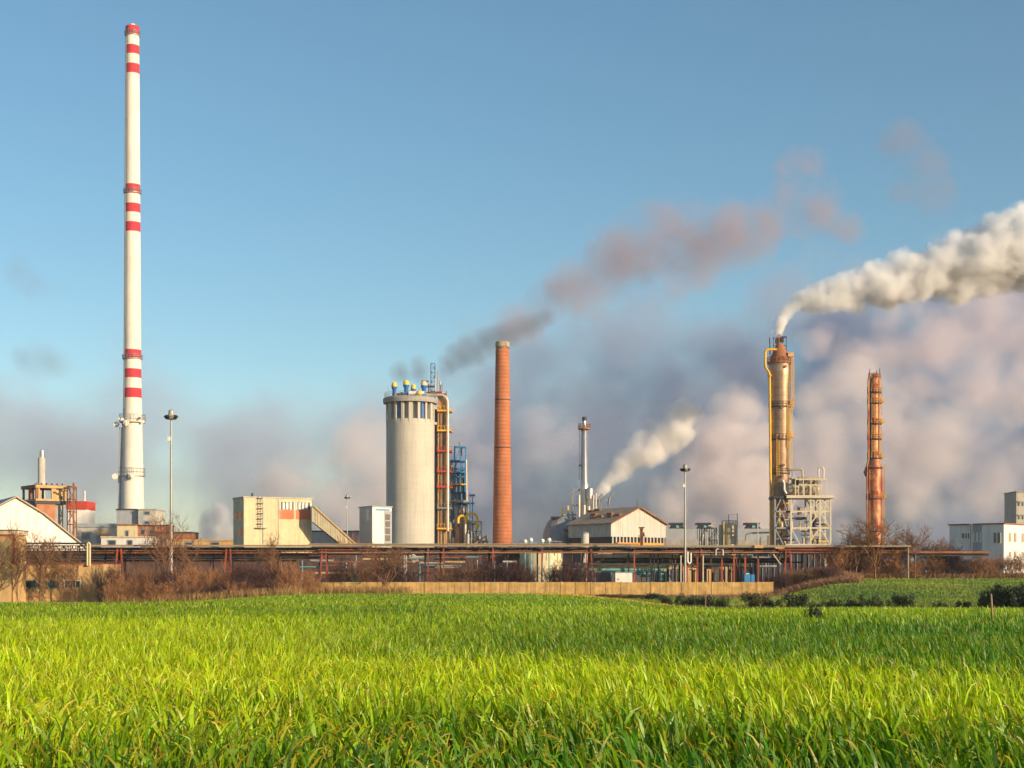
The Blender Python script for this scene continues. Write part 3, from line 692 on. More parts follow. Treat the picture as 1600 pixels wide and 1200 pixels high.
# ------------------------------------------------------------------ scrubber stack
def scrubber():
    D = 402.0; s = D / F; x = wx(913, D)
    root = thing("metal_stack", "slim polished metal stack with rusty ring platform behind the white hall", "stack", (x, D, GZ))
    mb = MB(); lathe_px(mb, D, 913, [(7.0, 900), (7.0, 765), (6.6, 755), (5.4, 753), (4.2, 670), (3.4, 669), (3.2, 655)], 24); mb.build("flue", "stack_metal", root, smooth=True)
    mb = MB(); lathe_px(mb, D, 913, [(3.5, 658), (3.6, 651.5), (2.6, 651.5), (2.6, 660)], 20); mb.build("soot_rim", "dark_steel", root, smooth=True)
    mb = MB(); c = (x, D, wz(670, D)); mb.ring(c, 3.6 * s, 9.6 * s, -.2, .2, 20); mb.build("ring_platform", "rust_brown", root)
    mb = MB(); mb.rail((x, D, wz(670, D)), 9.4 * s, h=1.2, n=14, w=.09); mb.build("railing", "rust_brown", root)
    mb = MB(); mb.ladder(wx(906.5, D), D - .6, wz(750, D), wz(672, D), w=.55, t=.1)
    mb.pbox(D, 904.5, 908, 726, 729, 1.0, -1); mb.build("ladder", "dark_steel", root)
    mb = MB(); mb.cyl((wx(921, D), D - 2, wz(780, D)), (wx(921, D), D - 2, wz(764, D)), 5.6 * s, n=20); mb.sph((wx(921, D), D - 2, wz(764, D)), 5.6 * s, 20, 8, .35); mb.cyl((wx(921, D), D - 2, GZ), (wx(921, D), D - 2, wz(780, D)), 3.6 * s, n=16); mb.build("drum", "stack_metal", root, smooth=True)
    for px, top, r in ((904, 774, 2.0), (912, 790, 2.4), (919, 792, 2.4), (926, 775, 1.2), (930, 772, 1.2)):
        mb = MB(); mb.cyl((wx(px, D), D - 3, GZ), (wx(px, D), D - 3, wz(top, D)), r * s, n=12); mb.build("pipe", "pipe_insulation", root, smooth=True)
    mb = MB(); lattice(mb, D, 895, 909, 765, 812, 4, 1, 2, .32, seed=3, diag=False); mb.pbox(D, 909, 952, 781.5, 783, .3, -1)
    for px in (932, 938, 949): mb.pbox(D, px, px + 1.6, 776, 812, .3, -1)
    for px in (935, 951): mb.tube([(wx(px, D), D - 1, wz(790, D)), (wx(px + 1, D), D - 1, wz(778, D)), (wx(px + 6, D), D - 1, wz(772, D))], .22, 6)
    mb.pbox(D, 860, 900, 808, 811, 2, -1); mb.pbox(D, 880, 900, 803, 806, 2, -1)
    mb.build("staging", "grey_steel", root)
    for px, top in ((878, 794), (888, 790)):
        mb = MB(); mb.pbox(D, px - 1.2, px + 1.2, top, 812, .5, 0); mb.build("beacon_post", "cap_yellow", root)
scrubber()

def dark_tank():
    D = 395.0; s = D / F; x0 = wx(847, D)
    root = thing("domed_tank", "dark round-shouldered tank housing left of the white hall", "tank", (wx(875, D), D, GZ))
    mb = MB(); mb.lathe((wx(876, D), D + 4, 0), [(28 * s, GZ), (28 * s, wz(846, D)), (26 * s, wz(828, D)), (20 * s, wz(814, D)), (12 * s, wz(808, D)), (0, wz(807, D))], 14); mb.build("shell", "grey_steel", root)
    mb = MB(); mb.hexa([(wx(878, D), D - 6.5, wz(828, D)), (wx(882, D), D - 6.5, wz(827, D)), (wx(882, D), D - 2, wz(827, D)), (wx(878, D), D - 2, wz(828, D)),
                        (wx(898, D), D - 6.5, wz(843, D)), (wx(902, D), D - 6.5, wz(840, D)), (wx(902, D), D - 2, wz(840, D)), (wx(898, D), D - 2, wz(843, D))][0:8]); mb.build("chute", "rust_brown", root)
    mb = MB(); mb.pbox(D, 861, 876, 807, 809, 4, 0); mb.pbox(D, 864, 865, 807, 822, .3, 0); mb.build("gantry", "dark_steel", root)
dark_tank()

def white_hall():
    D = 375.0; fr = Frame(888, 955, 1040, D, 38, GZ); s = D / F
    root = thing("gabled_hall", "white corrugated hall with brown roof and a gable facing the field", "hall", fr.loc)
    U, V = fr.U, fr.V; ze = wz(817, D); zr = wz(791.5, D) ; z0 = wz(838.5, D)
    mb = MB()
    mb.add([fr(0, 0, z0), fr(U, 0, z0), fr(U, 0, ze), fr(U / 2, 0, zr), fr(0, 0, ze), fr(0, V, z0), fr(U, V, z0), fr(U, V, ze), fr(U / 2, V, zr), fr(0, V, ze)],
           [(0, 1, 2, 3, 4), (9, 8, 7, 6, 5), (0, 4, 9, 5), (1, 6, 7, 2)])
    n = 30
    for i in range(n): mb.fbox(fr, U * i / n, U * i / n + 0.10, -0.03, -0.003, z0, ze + (zr - ze) * min(i / n, 1 - i / n) * 1.9)
    for i in range(24): mb.fbox(fr, -0.08, -0.003, V * i / 24, V * i / 24 + .12, z0, ze - .1)
    mb.build("wall", "corrugated", root)
    mb = MB(); o = 0.5; k = (zr - ze) / (U / 2)
    for sgn in (0, 1):
        a0, a1 = (-o, U / 2) if sgn == 0 else (U / 2, U + o)
        q0, q1 = (ze - o * k, zr) if sgn == 0 else (zr, ze - o * k)
        mb.hexa([fr(a0, -o, q0), fr(a1, -o, q1), fr(a1, V + o, q1), fr(a0, V + o, q0), fr(a0, -o, q0 + .22), fr(a1, -o, q1 + .22), fr(a1, V + o, q1 + .22), fr(a0, V + o, q0 + .22)])
    rf = mb.build("roof", "brown_roof", root)
    mb = MB()
    rg = random.Random(4)
    for i in range(8):
        a = U * (0.12 + 0.33 * rg.random()); b = V * (i + .5) / 8; z = ze + a * k + .3; mb.fbox(fr, a, a + 1.6, b, b + 1.8, z, z + .5)
    mb.build("roof_lantern", "rust_brown", rf)
    mb = MB(); o = .6
    mb.bar(fr(-o, -o, ze - o * k + .1), fr(U / 2, -o, zr + .1), .3); mb.bar(fr(U / 2, -o, zr + .1), fr(U + o, -o, ze - o * k + .1), .3); mb.build("barge_board", "rust_brown", root)
    mb = MB(); mb.fbox(fr, .4, U - .4, .4, V - .4, GZ, z0 - .02); mb.build("dark_base", "dark_steel", root)
    for i in range(16):
        mb = MB(); a = U * (i + .3) / 16; mb.fbox(fr, a, a + .35, -.05, .3, wz(851, D), z0 - .02); mb.build("base_post", "pale_concrete", root)
    mb = MB(); mb.fbox(fr, U * .05, U * .88, -1.4, -.4, wz(852, D), wz(847.5, D)); mb.build("orange_kerb", "orange_paint", root)
    mb = MB(); mb.cyl(fr(U * .52, 1, zr), fr(U * .52, 1, zr + 2.2), .06, n=5); mb.build("aerial", "dark_steel", root)
white_hall()
D = 360
r_ = thing("small_tank", "small pale upright tank at the left corner of the white hall", "tank", (wx(914, D), D, GZ))
mb = MB(); mb.cyl((wx(914, D), D, GZ), (wx(914, D), D, wz(834, D)), 6.3 * D / F, n=20); mb.build("shell", "corrugated", r_, smooth=True)
mb = MB(); mb.lathe((wx(914, D), D, wz(834, D)), [(6.5 * D / F, 0), (5 * D / F, .35), (0, .5)], 20); mb.build("lid", "grey_steel", r_, smooth=True)

# ------------------------------------------------------------------ cooling sheds
def cooling():
    D = 420.0
    for i, (a, b, h0, lab) in enumerate([(1040, 1085, 1059, "grey cooling shed just right of the white hall, with one rooftop fan box"), (1090, 1118, 1107, "grey cooling shed between the floodlight mast and the metal tank"), (1152, 1204, 1162, "grey cooling shed right of the metal tank, with rooftop fan box")]):
        root = thing("cooling_shed", lab, "shed", (wx((a + b) / 2, D), D, GZ), "cooling sheds with rooftop fans")
        mb = MB(); mb.pbox(D, a, b + (4 if i < 2 else 0), 826, 846, 12, 0); mb.build("wall", "grey_sheet", root)
        mb = MB(); mb.pbox(D, a - .5, b + (4.5 if i < 2 else .5), 843, 919, 12.6, -.3)
        mb.build("plinth", "grey_concrete", root)
        h = {0: 1059, 1: 1102, 2: 1178}[i]
        x0, x1, x2, x3 = wx(h - 11, D), wx(h - 8, D), wx(h + 8, D), wx(h + 11, D); za, zb = wz(826, D), wz(820, D)
        mb = MB(); mb.hexa([(x0, D + .2, za), (x3, D + .2, za), (x3, D + 6, za), (x0, D + 6, za), (x1, D + 1, zb), (x2, D + 1, zb), (x2, D + 5, zb), (x1, D + 5, zb)])
        mb.pbox(D, h - 12, h + 10, 816.5, 819.5, 5, 1); mb.build("fan_box", "dark_steel", root)
        mb = MB(); mb.cyl((wx(h, D), D + .4, wz(823, D)), (wx(h, D), D + .7, wz(823, D)), .45, n=12); mb.build("fan", "teal_paint", root)
cooling()
def steel_tank():
    D = 385.0; s = D / F; x = wx(1140, D)
    root = thing("metal_tank", "round riveted metal tank with yellow ladder cage between cooling sheds", "tank", (x, D, GZ))
    mb = MB(); mb.lathe((x, D, 0), [(12.5 * s, GZ), (12.5 * s, wz(822, D)), (11 * s, wz(820, D)), (0, wz(818, D))], 28); mb.build("shell", "tank_metal", root, smooth=True)
    mb = MB(); mb.pbox(D, 1123, 1131, 820, 855, 1.2, -1.6); mb.build("ladder_cage", "grey_steel", root)
    mb = MB(); mb.ladder(wx(1131, D), D - 2.3, wz(855, D), wz(815, D), w=.7, t=.15); mb.build("ladder", "cap_yellow", root)
    mb = MB(); mb.rail((x, D, wz(821, D)), 12 * s, 1.1, 14, .08)
    for px, top in ((1139.5, 803), (1153, 802)): mb.cyl((wx(px, D), D + 1, wz(830 if px < 1150 else 860, D)), (wx(px, D), D + 1, wz(top, D)), .09, n=5)
    mb.bar((wx(1139.5, D), D + 1, wz(804, D)), (wx(1153, D), D + 1, wz(804, D)), .05); mb.build("railing", "dark_steel", root)
steel_tank()
def small_piping():
    D = 384.0; s = D / F
    root = thing("pipe_manifold", "small manifold of bent pipes left of the riveted metal tank", "pipework", (wx(1112, D), D, GZ))
    rg = random.Random(5)
    mb = MB(); lattice(mb, D, 1096, 1120, 825, 918, 4, 3, 5, .18, seed=5); mb.build("frame", "dark_steel", root)
    for i in range(12):
        px = rg.uniform(1096, 1120); t = rg.uniform(826, 850); mb = MB(); mb.cyl((wx(px, D), D - rg.uniform(0, 3), GZ), (wx(px, D), D - 1, wz(t, D)), rg.uniform(.5, 1.3) * s, n=8); mb.build("pipe", rg.choice(["pipe_insulation", "grey_steel", "rust_brown"]), root, smooth=True)
    mb = MB(); mb.tube([(wx(1105, D), D - 2, wz(822, D))] + elbow(D, 1107, 832, 10, 1.4, 0.2, -2) + [(wx(1119, D), D - 2, wz(850, D))], 1.2 * s, 8); mb.build("curved_pipe", "pipe_insulation", root, smooth=True)
    D = 398.0
    root = thing("ground_pipes", "grey pipe loop with upright white pipes in front of the right cooling shed", "pipework", (wx(1175, D), D, GZ))
    mb = MB(); mb.tube([(wx(1165, D), D, wz(845, D)), (wx(1166, D), D, wz(836, D)), (wx(1170, D), D, wz(833, D)), (wx(1204, D), D, wz(832, D))], 1.4 * s, 8); mb.build("pipe_loop", "grey_steel", root, smooth=True)
    for px, t in ((1183, 818), (1199, 838), (1187, 840)):
        mb = MB(); mb.cyl((wx(px, D), D - 1, GZ), (wx(px, D), D - 1, wz(t, D)), 1.2 * s, n=8); mb.sph((wx(px, D), D - 1, wz(t, D)), 1.2 * s, 8, 5); mb.build("white_pipe", "white_sheet", root, smooth=True)
small_piping()

# ------------------------------------------------------------------ distillation column and steel frame
def column_big():
    D = 380.0; s = D / F; cx = 1218.5; x = wx(cx, D)
    root = thing("distillation_column", "big tan metal column with conical head, yellow pipe up its left side, white plume on top", "column", (x, D, GZ))
    mb = MB(); R = 16.5
    lathe_px(mb, D, cx, [(13, 918), (13, 758), (14.5, 750), (14.5, 690), (16, 682), (16, 600), (17.5, 588), (17.5, 568), (16, 566)], 40); mb.build("shell", "column_metal", root, smooth=True)
    mb = MB(); lathe_px(mb, D, cx, [(15.5, 567), (14.0, 558), (9, 545), (4, 537), (0, 537)], 28); mb.build("cone_head", "rust_brown", root, smooth=True)
    mb = MB(); lathe_px(mb, D, cx - 1, [(3.0, 542), (3.0, 523), (2.0, 522), (2.0, 530)], 16); mb.build("flue_tip", "rust_brown", root, smooth=True)
    for py, r in ((567, 19.5), (636, 17.4), (687, 16.4), (740, 15.6)):
        mb = MB(); c = (x, D, wz(py, D)); mb.ring(c, (r - 3) * s, r * s, -.25, .12, 32); mb.rail((x, D, wz(py, D) + .1), r * s, 1.1, 22, .07); mb.build("ring_platform", "rust_brown" if py < 600 else "dark_steel", root)
    mb = MB()
    for px in (1208, 1213, 1222, 1228): mb.pbox(D, px - .4, px + .4, 527, 562, .15, -.5)
    for py in (528, 540): mb.pbox(D, 1208, 1228, py, py + .9, .15, -.5)
    mb.pbox(D, 1219, 1229, 526, 527.4, .3, -.5); mb.pbox(D, 1211, 1214, 530, 537, .8, -.7); mb.pbox(D, 1220, 1224, 528, 535, .8, -.7); mb.build("head_frame", "dark_steel", root)
    mb = MB(); mb.cyl((wx(1203, D), D - .5, wz(566, D)), (wx(1202, D), D - .5, wz(528, D)), .8 * s, n=8); mb.build("side_flue", "dark_steel", root, smooth=True)
    mb = MB(); r = 1.9 * s; y = D - 1.5
    P = [(1212, 547.5), (1199, 547.5), (1195.6, 549), (1194, 552.5), (1194, 571), (1195.5, 577), (1199.5, 582), (1201, 587), (1201.5, 640), (1202.5, 750), (1202.8, 903)]
    mb.tube([(wx(a, D), y, wz(b, D)) for a, b in P], r, 10)
    for py in (588, 589.5): mb.cyl((wx(1201.2, D), y, wz(py, D)), (wx(1201.2, D), y, wz(py - .8, D)), r * 1.9, n=10)
    for py in (620, 660, 700, 740, 780, 820, 860): mb.cyl((wx(1202, D), y, wz(py, D)), (wx(1202, D), y, wz(py - 1, D)), r * 1.4, n=10)
    mb.build("yellow_pipe", "yellow_paint", root, smooth=True)
    for (px, t, b) in ((1230, 632, 700), (1236, 560, 640), (1213, 680, 745), (1233, 640, 735)):
        mb = MB(); mb.ladder(wx(px, D), D - 15 * s, wz(b, D), wz(t, D), w=.55, t=.11); mb.build("ladder", "yellow_paint" if px != 1233 else "cap_yellow", root)
    for (px, t, b) in ((1236.5, 558, 800),):
        mb = MB(); mb.cyl((wx(px, D), D - 1, wz(b, D)), (wx(px, D), D - 1, wz(t, D)), .7 * s, n=8); mb.build("thin_pipe", "column_metal", root, smooth=True)
    for py in (558, 632, 683):
        mb = MB(); mb.pbox(D, 1229, 1238, py - 6, py + .6, 2, -2); mb.build("side_landing", "tower_cladding", root)
    mb = MB()
    for py, c0 in ((638, 1219), (684, 1217), (728, 1221), (745, 1219), (575, 1224)):
        mb.cyl((wx(c0, D), D - 16 * s, wz(py, D)), (wx(c0, D), D - 19 * s, wz(py, D)), 2.2 * s, n=14)
    mb.build("manhole", "rust_brown", root, smooth=True)
column_big()

def big_frame():
    D = 372.0; s = D / F
    root = thing("steel_rack", "pale steel rack of columns and cross braces carrying a horizontal vessel beside the big column", "steel frame", (wx(1260, D), D, GZ))
    W = 0.36
    xs = [1236, 1266.5, 1281, 1297.5]; rows = [776, 799, 825, 851, 918]
    def beam(px0, py0, px1, py1, w=W, dy=0.0):
        mb.bar((wx(px0, D), D + dy, wz(py0, D)), (wx(px1, D), D + dy, wz(py1, D)), w)
    for dy in (0.0, 6.5):
        mb = MB()
        for px in (xs if dy == 0 else (1211, 1232, 1266.5, 1297.5)): beam(px, 918, px, 776, W * 1.15, dy)
        for py in rows: beam(1211 if dy else 1228, py, 1297.5, py, W, dy)
        beam(1236, 825, 1250, 851, W * .7, dy); beam(1281, 776, 1297.5, 799, W * .8, dy); beam(1281, 799, 1297, 825, W * .8, dy); beam(1281, 825, 1297, 851, W * .8, dy)
        beam(1266.5, 776, 1281, 799, W * .8, dy); beam(1281, 776, 1266.5, 799, W * .8, dy); beam(1281, 799, 1262, 825, W * .8, dy); beam(1281, 825, 1262, 851, W * .8, dy)
        mb.build("bay_frame", "pale_steel", root)
    mb = MB(); beam(1211, 776, 1211, 918, W, 0); beam(1211, 799, 1222, 776, W * .7); beam(1230, 799, 1222, 776, W * .7); beam(1211, 825, 1222, 799, W * .7); beam(1230, 825, 1222, 799, W * .7); beam(1211, 825, 1224, 851, W * .7)
    for py in (776, 799, 825): beam(1209, py, 1236, py, W, 0)
    mb.build("side_bay", "grey_steel", root)
    mb = MB(); mb.pbox(D, 1228, 1303, 774, 778.5, 8, -1.0); mb.build("deck", "pale_steel", root)
    mb = MB(); mb.pbox(D, 1208, 1235, 775, 779, 7, -.5); mb.build("shaded_deck", "dark_steel", root)
    for (x0, x1, t, b) in ((1242, 1291, 749, 775), (1247, 1283, 758, 775)):
        mb = MB(); beam(x0, t, x1, t, .3, -.6); 
        for k in range(5): beam(x0 + (x1 - x0) * k / 4, t, x0 + (x1 - x0) * k / 4, b, .2, -.6)
        mb.build("handrail", "pale_steel", root)
    mb = MB(); y = D + 2.5; z = wz(764, D); x0, x1 = wx(1229, D), wx(1284, D); r = 9.8 * s
    mb.cyl((x0 + 1.2, y, z), (x1 - .8, y, z), r, n=28)
    vs = MB(); 
    for xa, sg in ((x0 + 1.2, -1), (x1 - .8, 1)):
        for k in range(4):
            a0, a1 = k * math.pi / 8, (k + 1) * math.pi / 8
            mb.cyl((xa + sg * 1.1 * math.sin(a0), y, z), (xa + sg * 1.1 * math.sin(a1), y, z), r * math.cos(a0), r * max(.02, math.cos(a1)), n=28, caps=False)
    for k in range(1, 6): mb.cyl((x0 + 1.2 + (x1 - x0 - 2) * k / 6, y, z), (x0 + 1.35 + (x1 - x0 - 2) * k / 6, y, z), r * 1.04, n=28)
    mb.build("horizontal_vessel", "tank_metal", root, smooth=True)
    mb = MB(); rg = random.Random(8)
    for i in range(30):
        a = rg.uniform(1240, 1282); mb.pbox(D, a, a + rg.uniform(1, 4), rg.uniform(744, 752), rg.uniform(753, 757), 1.5, rg.uniform(.5, 3))
    mb.pbox(D, 1238, 1285, 745, 748, 3, 1); mb.build("top_manifold", "tank_metal", root)
    mb = MB()
    mb.tube([(wx(1281.5, D), D + 2, wz(750, D)), (wx(1281.5, D), D + 2, wz(732, D)), (wx(1283.5, D), D + 2, wz(729, D)), (wx(1287.5, D), D + 2, wz(729, D)), (wx(1289.5, D), D + 2, wz(732, D)), (wx(1289.5, D), D + 2, wz(748, D))], 1.3 * s, 10); mb.build("gooseneck_pipe", "pipe_insulation", root, smooth=True)
    mb = MB(); mb.tube([(wx(1234, D), D + 1, wz(733.5, D)), (wx(1252, D), D + 1, wz(733, D)), (wx(1255, D), D + 1, wz(735, D)), (wx(1255.5, D), D + 1, wz(746, D))], 1.4 * s, 10); mb.build("outlet_pipe", "tank_metal", root, smooth=True)
    mb = MB(); mb.tube([(wx(1221, D), D - 1.6, wz(751, D)), (wx(1223.5, D), D - 1.6, wz(756, D)), (wx(1223.5, D), D - 1.6, wz(766, D)), (wx(1227, D), D - 1.6, wz(772, D))], 1.7 * s, 10); mb.build("white_elbow", "white_sheet", root, smooth=True)
    for i in range(98):
        if i < 34: px, lo, hi = rg.uniform(1209, 1233), 782, 918
        elif i < 58: px, lo, hi = rg.uniform(1270, 1278), 780, 918
        else: px, lo, hi = rg.uniform(1238, 1290), 782, 918
        t = rg.uniform(lo, hi - 30); h = rg.uniform(6, 30); rr = rg.choice([.7, .9, 1.2, 2.2, 3.4]); yy = D + rg.uniform(1, 5.5)
        mb = MB()
        if rg.random() < .6: mb.cyl((wx(px, D), yy, wz(t + h, D)), (wx(px, D), yy, wz(t, D)), rr * s, n=10)
        else: mb.cyl((wx(px, D), yy, wz(t, D)), (wx(px + rg.uniform(8, 22), D), yy, wz(t, D)), min(rr, 2.0) * s, n=10)
        mb.build("pipe", rg.choice(["tank_metal", "pipe_insulation", "dark_steel", "cap_yellow", "grey_steel", "dark_steel", "rust_brown"]) if px < 1236 else rg.choice(["tank_metal", "pipe_insulation", "column_metal", "cap_yellow", "dark_steel"]), root, smooth=True)
big_frame()

def column_red():
    D = 380.0; s = D / F; cx = 1366.5
    root = thing("rusty_column", "slender rust red and yellow column with many ring landings, right of the big column", "column", (wx(cx, D), D, GZ))
    mb = MB(); lathe_px(mb, D, cx, [(11.5, 918), (11.5, 742), (10.5, 728), (10.0, 725), (8.2, 712), (8.2, 592), (6, 587), (3, 584), (0, 584)], 32); mb.build("shell", "rusty_column", root, smooth=True)
    for py in (613, 630, 662, 686, 716, 731, 779, 830):
        r = 12 if py < 720 else 14; mb = MB(); mb.ring((wx(cx, D), D, wz(py, D)), (r - 4) * s, (r - .5) * s, -.22, .1, 24); mb.build("ring_landing", "dark_steel", root)
        if py in (613, 630, 662, 686, 716, 779, 830):
            mb = MB(); sx = 1375 if py < 720 else 1379; mb.rail((wx(cx, D), D, wz(py, D)), (r - .8) * s, 1.1, 14, .10)
            if py not in (613, 686): mb.pbox(D, sx, sx + 4.5, py - 6, py - .5, 1.4, -1)
            mb.build("landing_rail", "rail_ochre", root)
    for py in (603, 657, 709, 770, 822):
        mb = MB(); r = 8.3 if py < 720 else 11.2; mb.cyl((wx(cx, D), D - r * s, wz(py, D)), (wx(cx, D), D - (r + 2.5) * s, wz(py, D)), 3.0 * s, n=16); mb.build("manhole", "rust_red", root, smooth=True)
    mb = MB(); mb.tube([(wx(1363, D), D - 1, wz(588, D)), (wx(1357, D), D - 1, wz(590, D)), (wx(1355.5, D), D - 1, wz(594, D)), (wx(1355.5, D), D - 1, wz(720, D)), (wx(1353.5, D), D - 1, wz(726, D)), (wx(1354, D), D - 1, wz(860, D))], 1.5 * s, 10)
    mb.build("downcomer", "rusty_column", root, smooth=True)
    mb = MB(); mb.tube([(wx(1359, D), D - 1, wz(592, D)), (wx(1359, D), D - 1, wz(724, D)), (wx(1357.5, D), D - 1, wz(733, D)), (wx(1357.5, D), D - 1, wz(860, D))], 1.2 * s, 8); mb.build("dark_pipe", "dark_steel", root, smooth=True)
    mb = MB(); mb.hexa([(wx(1349, D), D - 1, wz(738, D)), (wx(1352, D), D - 1, wz(745, D)), (wx(1352, D), D, wz(745, D)), (wx(1349, D), D, wz(738, D)), (wx(1350, D), D - 1, wz(736, D)), (wx(1353, D), D - 1, wz(728, D)), (wx(1353, D), D, wz(728, D)), (wx(1350, D), D, wz(736, D))]); mb.build("flag_bracket", "dark_steel", root)
    for a, t, b in ((1373.5, 592, 712), (1378.5, 725, 860), (1362, 600, 716), (1358.5, 728, 860)):
        mb = MB(); mb.ladder(wx(a, D), D - 8.5 * s, wz(b, D), wz(t, D), w=.5, t=.13); mb.build("ladder", "rail_ochre", root)
    mb = MB()
    for px, t in ((1358.5, 577), (1369.5, 579), (1374.5, 576)): mb.cyl((wx(px, D), D, wz(592, D)), (wx(px, D), D, wz(t, D)), .12, n=5)
    mb.rail((wx(cx, D), D, wz(592, D)), 9.5 * s, 1.2, 14, .1); mb.build("top_rail", "rust_brown", root)
column_red()
# ------------------------------------------------------------------ left hand buildings
def wins(root, rects, D, dy, glass="glass", fm=None, name="window"):
    """windows let into a wall facing the camera: glass pane, frame as sub-part"""
    for (a, b, t, q) in rects:
        mb = MB(); mb.pbox(D, a, b, t, q, .06, dy - .05); w = mb.build(name, glass, root)
        if fm:
            mb = MB(); e = .25 * D / 400 / (D / F)
            mb.pbox(D, a - e, b + e, t - e, t, .14, dy - .12); mb.pbox(D, a - e, b + e, q, q + e, .14, dy - .12)
            mb.pbox(D, a - e, a, t, q, .14, dy - .12); mb.pbox(D, b, b + e, t, q, .14, dy - .12); mb.build("frame", fm, w)

def cream_building():
    D = 330.0; fr = Frame(364.5, 381, 487, D, 26, GZ); U, V = fr.U, fr.V
    root = thing("cream_building", "cream rendered block with two orange panels under high windows, left of the conveyor", "building", fr.loc)
    zt = wz(777.5, D)
    mb = MB(); mb.fbox(fr, 0, U, 0, V, GZ, zt); mb.build("wall", "cream_render", root)
    mb = MB(); mb.fbox(fr, -.15, U + .15, -.15, V + .15, zt + .002, zt + .28); mb.build("parapet", "pale_concrete", root)
    def rect(nm, a, b, t, q, cm, pr=.05, par=root):
        mb = MB(); ta, tb = U * (a - 381) / 106, U * (b - 381) / 106
        mb.fbox(fr, ta, tb, -pr, -.003, wz(q, D), wz(t, D)); return mb.build(nm, cm, par)
    for a, b in ((436, 459), (462, 485)): rect("orange_panel", a, b, 795.5, 810, "orange_panel", .06)
    for a, b in ((437, 459), (463, 485)):
        w = rect("window_strip", a, b, 783, 795, "glass", .04)
        for k in range(5): rect("mullion", a + (b - a) * k / 4 - .7, a + (b - a) * k / 4 + .9, 783, 795, "white_wall", .10, w)
        for k in range(3): rect("bright_pane", a + 2 + 5.5 * k + (a % 3), a + 5.5 + 5.5 * k + (a % 3), 784, 794, "white_sheet", .07, w)
    rect("drainpipe", 410.2, 411.2, 784, 850, "grey_steel", .18); rect("drainpipe", 434, 434.6, 778, 850, "grey_concrete", .12)
    mb = MB()
    xa = U * 22 / 106
    for a in (xa, xa + .8): mb.fbox(fr, a, a + .09, -.5, -.4, wz(826, D), wz(772, D))
    z = wz(826, D)
    while z < wz(772, D): mb.fbox(fr, xa, xa + .9, -.5, -.42, z, z + .07); z += .55
    for zz in range(778, 826, 8): mb.fbox(fr, xa - .15, xa + 1.05, -.9, -.05, wz(zz, D), wz(zz, D) + .08)
    mb.fbox(fr, xa - .6, xa + 1.8, -.8, -.05, wz(824, D) - .15, wz(824, D)); mb.build("cage_ladder", "grey_concrete", root)
    mb = MB(); mb.cyl(fr(U * .18, 3, zt), fr(U * .18, 3, wz(769, D)), .22, n=10); mb.build("roof_vent", "dark_steel", root, smooth=True)
    for b0, t, q in ((.2, 800, 812), (.6, 800, 812), (.2, 825, 838)):
        mb = MB(); mb.fbox(fr, -.05, -.003, V * b0, V * (b0 + .25), wz(q, D), wz(t, D)); mb.build("side_window", "glass", root)
    # conveyor
    root = thing("conveyor_gallery", "sloping cream conveyor gallery coming down from the cream building to the right", "conveyor", (wx(520, D), D, GZ))
    mb = MB(); dep = 3.2; y = 3.0
    def sl(pts, cm, nm, y0, y1, par=root):
        mb = MB(); f = [(wx(a, D), D + y0, wz(b, D)) for a, b in pts]; g = [(wx(a, D), D + y1, wz(b, D)) for a, b in pts]
        mb.hexa([f[0], f[1], g[1], g[0], f[3], f[2], g[2], g[3]]); return mb.build(nm, cm, par)
    sl([(485, 814), (534, 853), (556, 853), (485, 788.3)], "cream_render", "gallery", y, y + dep)
    sl([(485, 788.8), (556, 853), (557.5, 853), (485, 787.2)], "tan_render", "roof", y - .2, y + dep + .2)
    sl([(485, 816), (530, 853), (534, 853), (485, 813.6)], "dark_steel", "under_truss", y + .4, y + dep + .4)
    for k in range(16):
        a = 490 + k * 4; sl([(a, 816 + (a - 488) * .8), (a + .5, 816 + (a + .5 - 488) * .8), (a + .5, 792 + (a - 488) * .9), (a, 792 + (a - 488) * .9)], "pale_concrete", "rib", y - .08, y - .003) if a < 532 else None
cream_building()

def blue_white_building():
    D = 340.0; fr = Frame(561.5, 582, 612, D, 33, GZ); U, V = fr.U, fr.V; zt = wz(792, D)
    root = thing("silo_annex", "white and pale blue annex with a blue stripe at the silo's left foot", "building", fr.loc)
    mb = MB(); mb.fbox(fr, 0, U, 0, V, GZ, zt); mb.build("wall", "white_sheet", root)
    mb = MB(); mb.fbox(fr, -.2, U + .2, -.2, V + .2, zt + .002, zt + .25); mb.build("roof", "grey_sheet", root)
    mb = MB(); mb.fbox(fr, U * .16, U * .9, -.06, -.003, wz(797.5, D), wz(795, D)); mb.build("blue_stripe", "bright_blue", root)
    mb = MB(); mb.fbox(fr, U * .62, U * .98, -.08, -.003, wz(850, D), wz(798, D)); mb.build("glazed_bay", "grey_sheet", root)
    for k in range(4):
        mb = MB(); mb.fbox(fr, U * .66, U * .9, -.12, -.083, wz(812 + 11 * k, D), wz(803 + 11 * k, D)); mb.build("window", "glass", root)
    mb = MB(); mb.fbox(fr, -.15, -.003, V * .22, V * .42, wz(813, D), wz(795, D)); mb.build("white_slot", "white_sheet", root)
    for k in range(12):
        mb = MB(); mb.fbox(fr, -.06, -.003, V * k / 12, V * k / 12 + .08, GZ, zt - .1); mb.build("rib", "grey_steel", root)
blue_white_building()

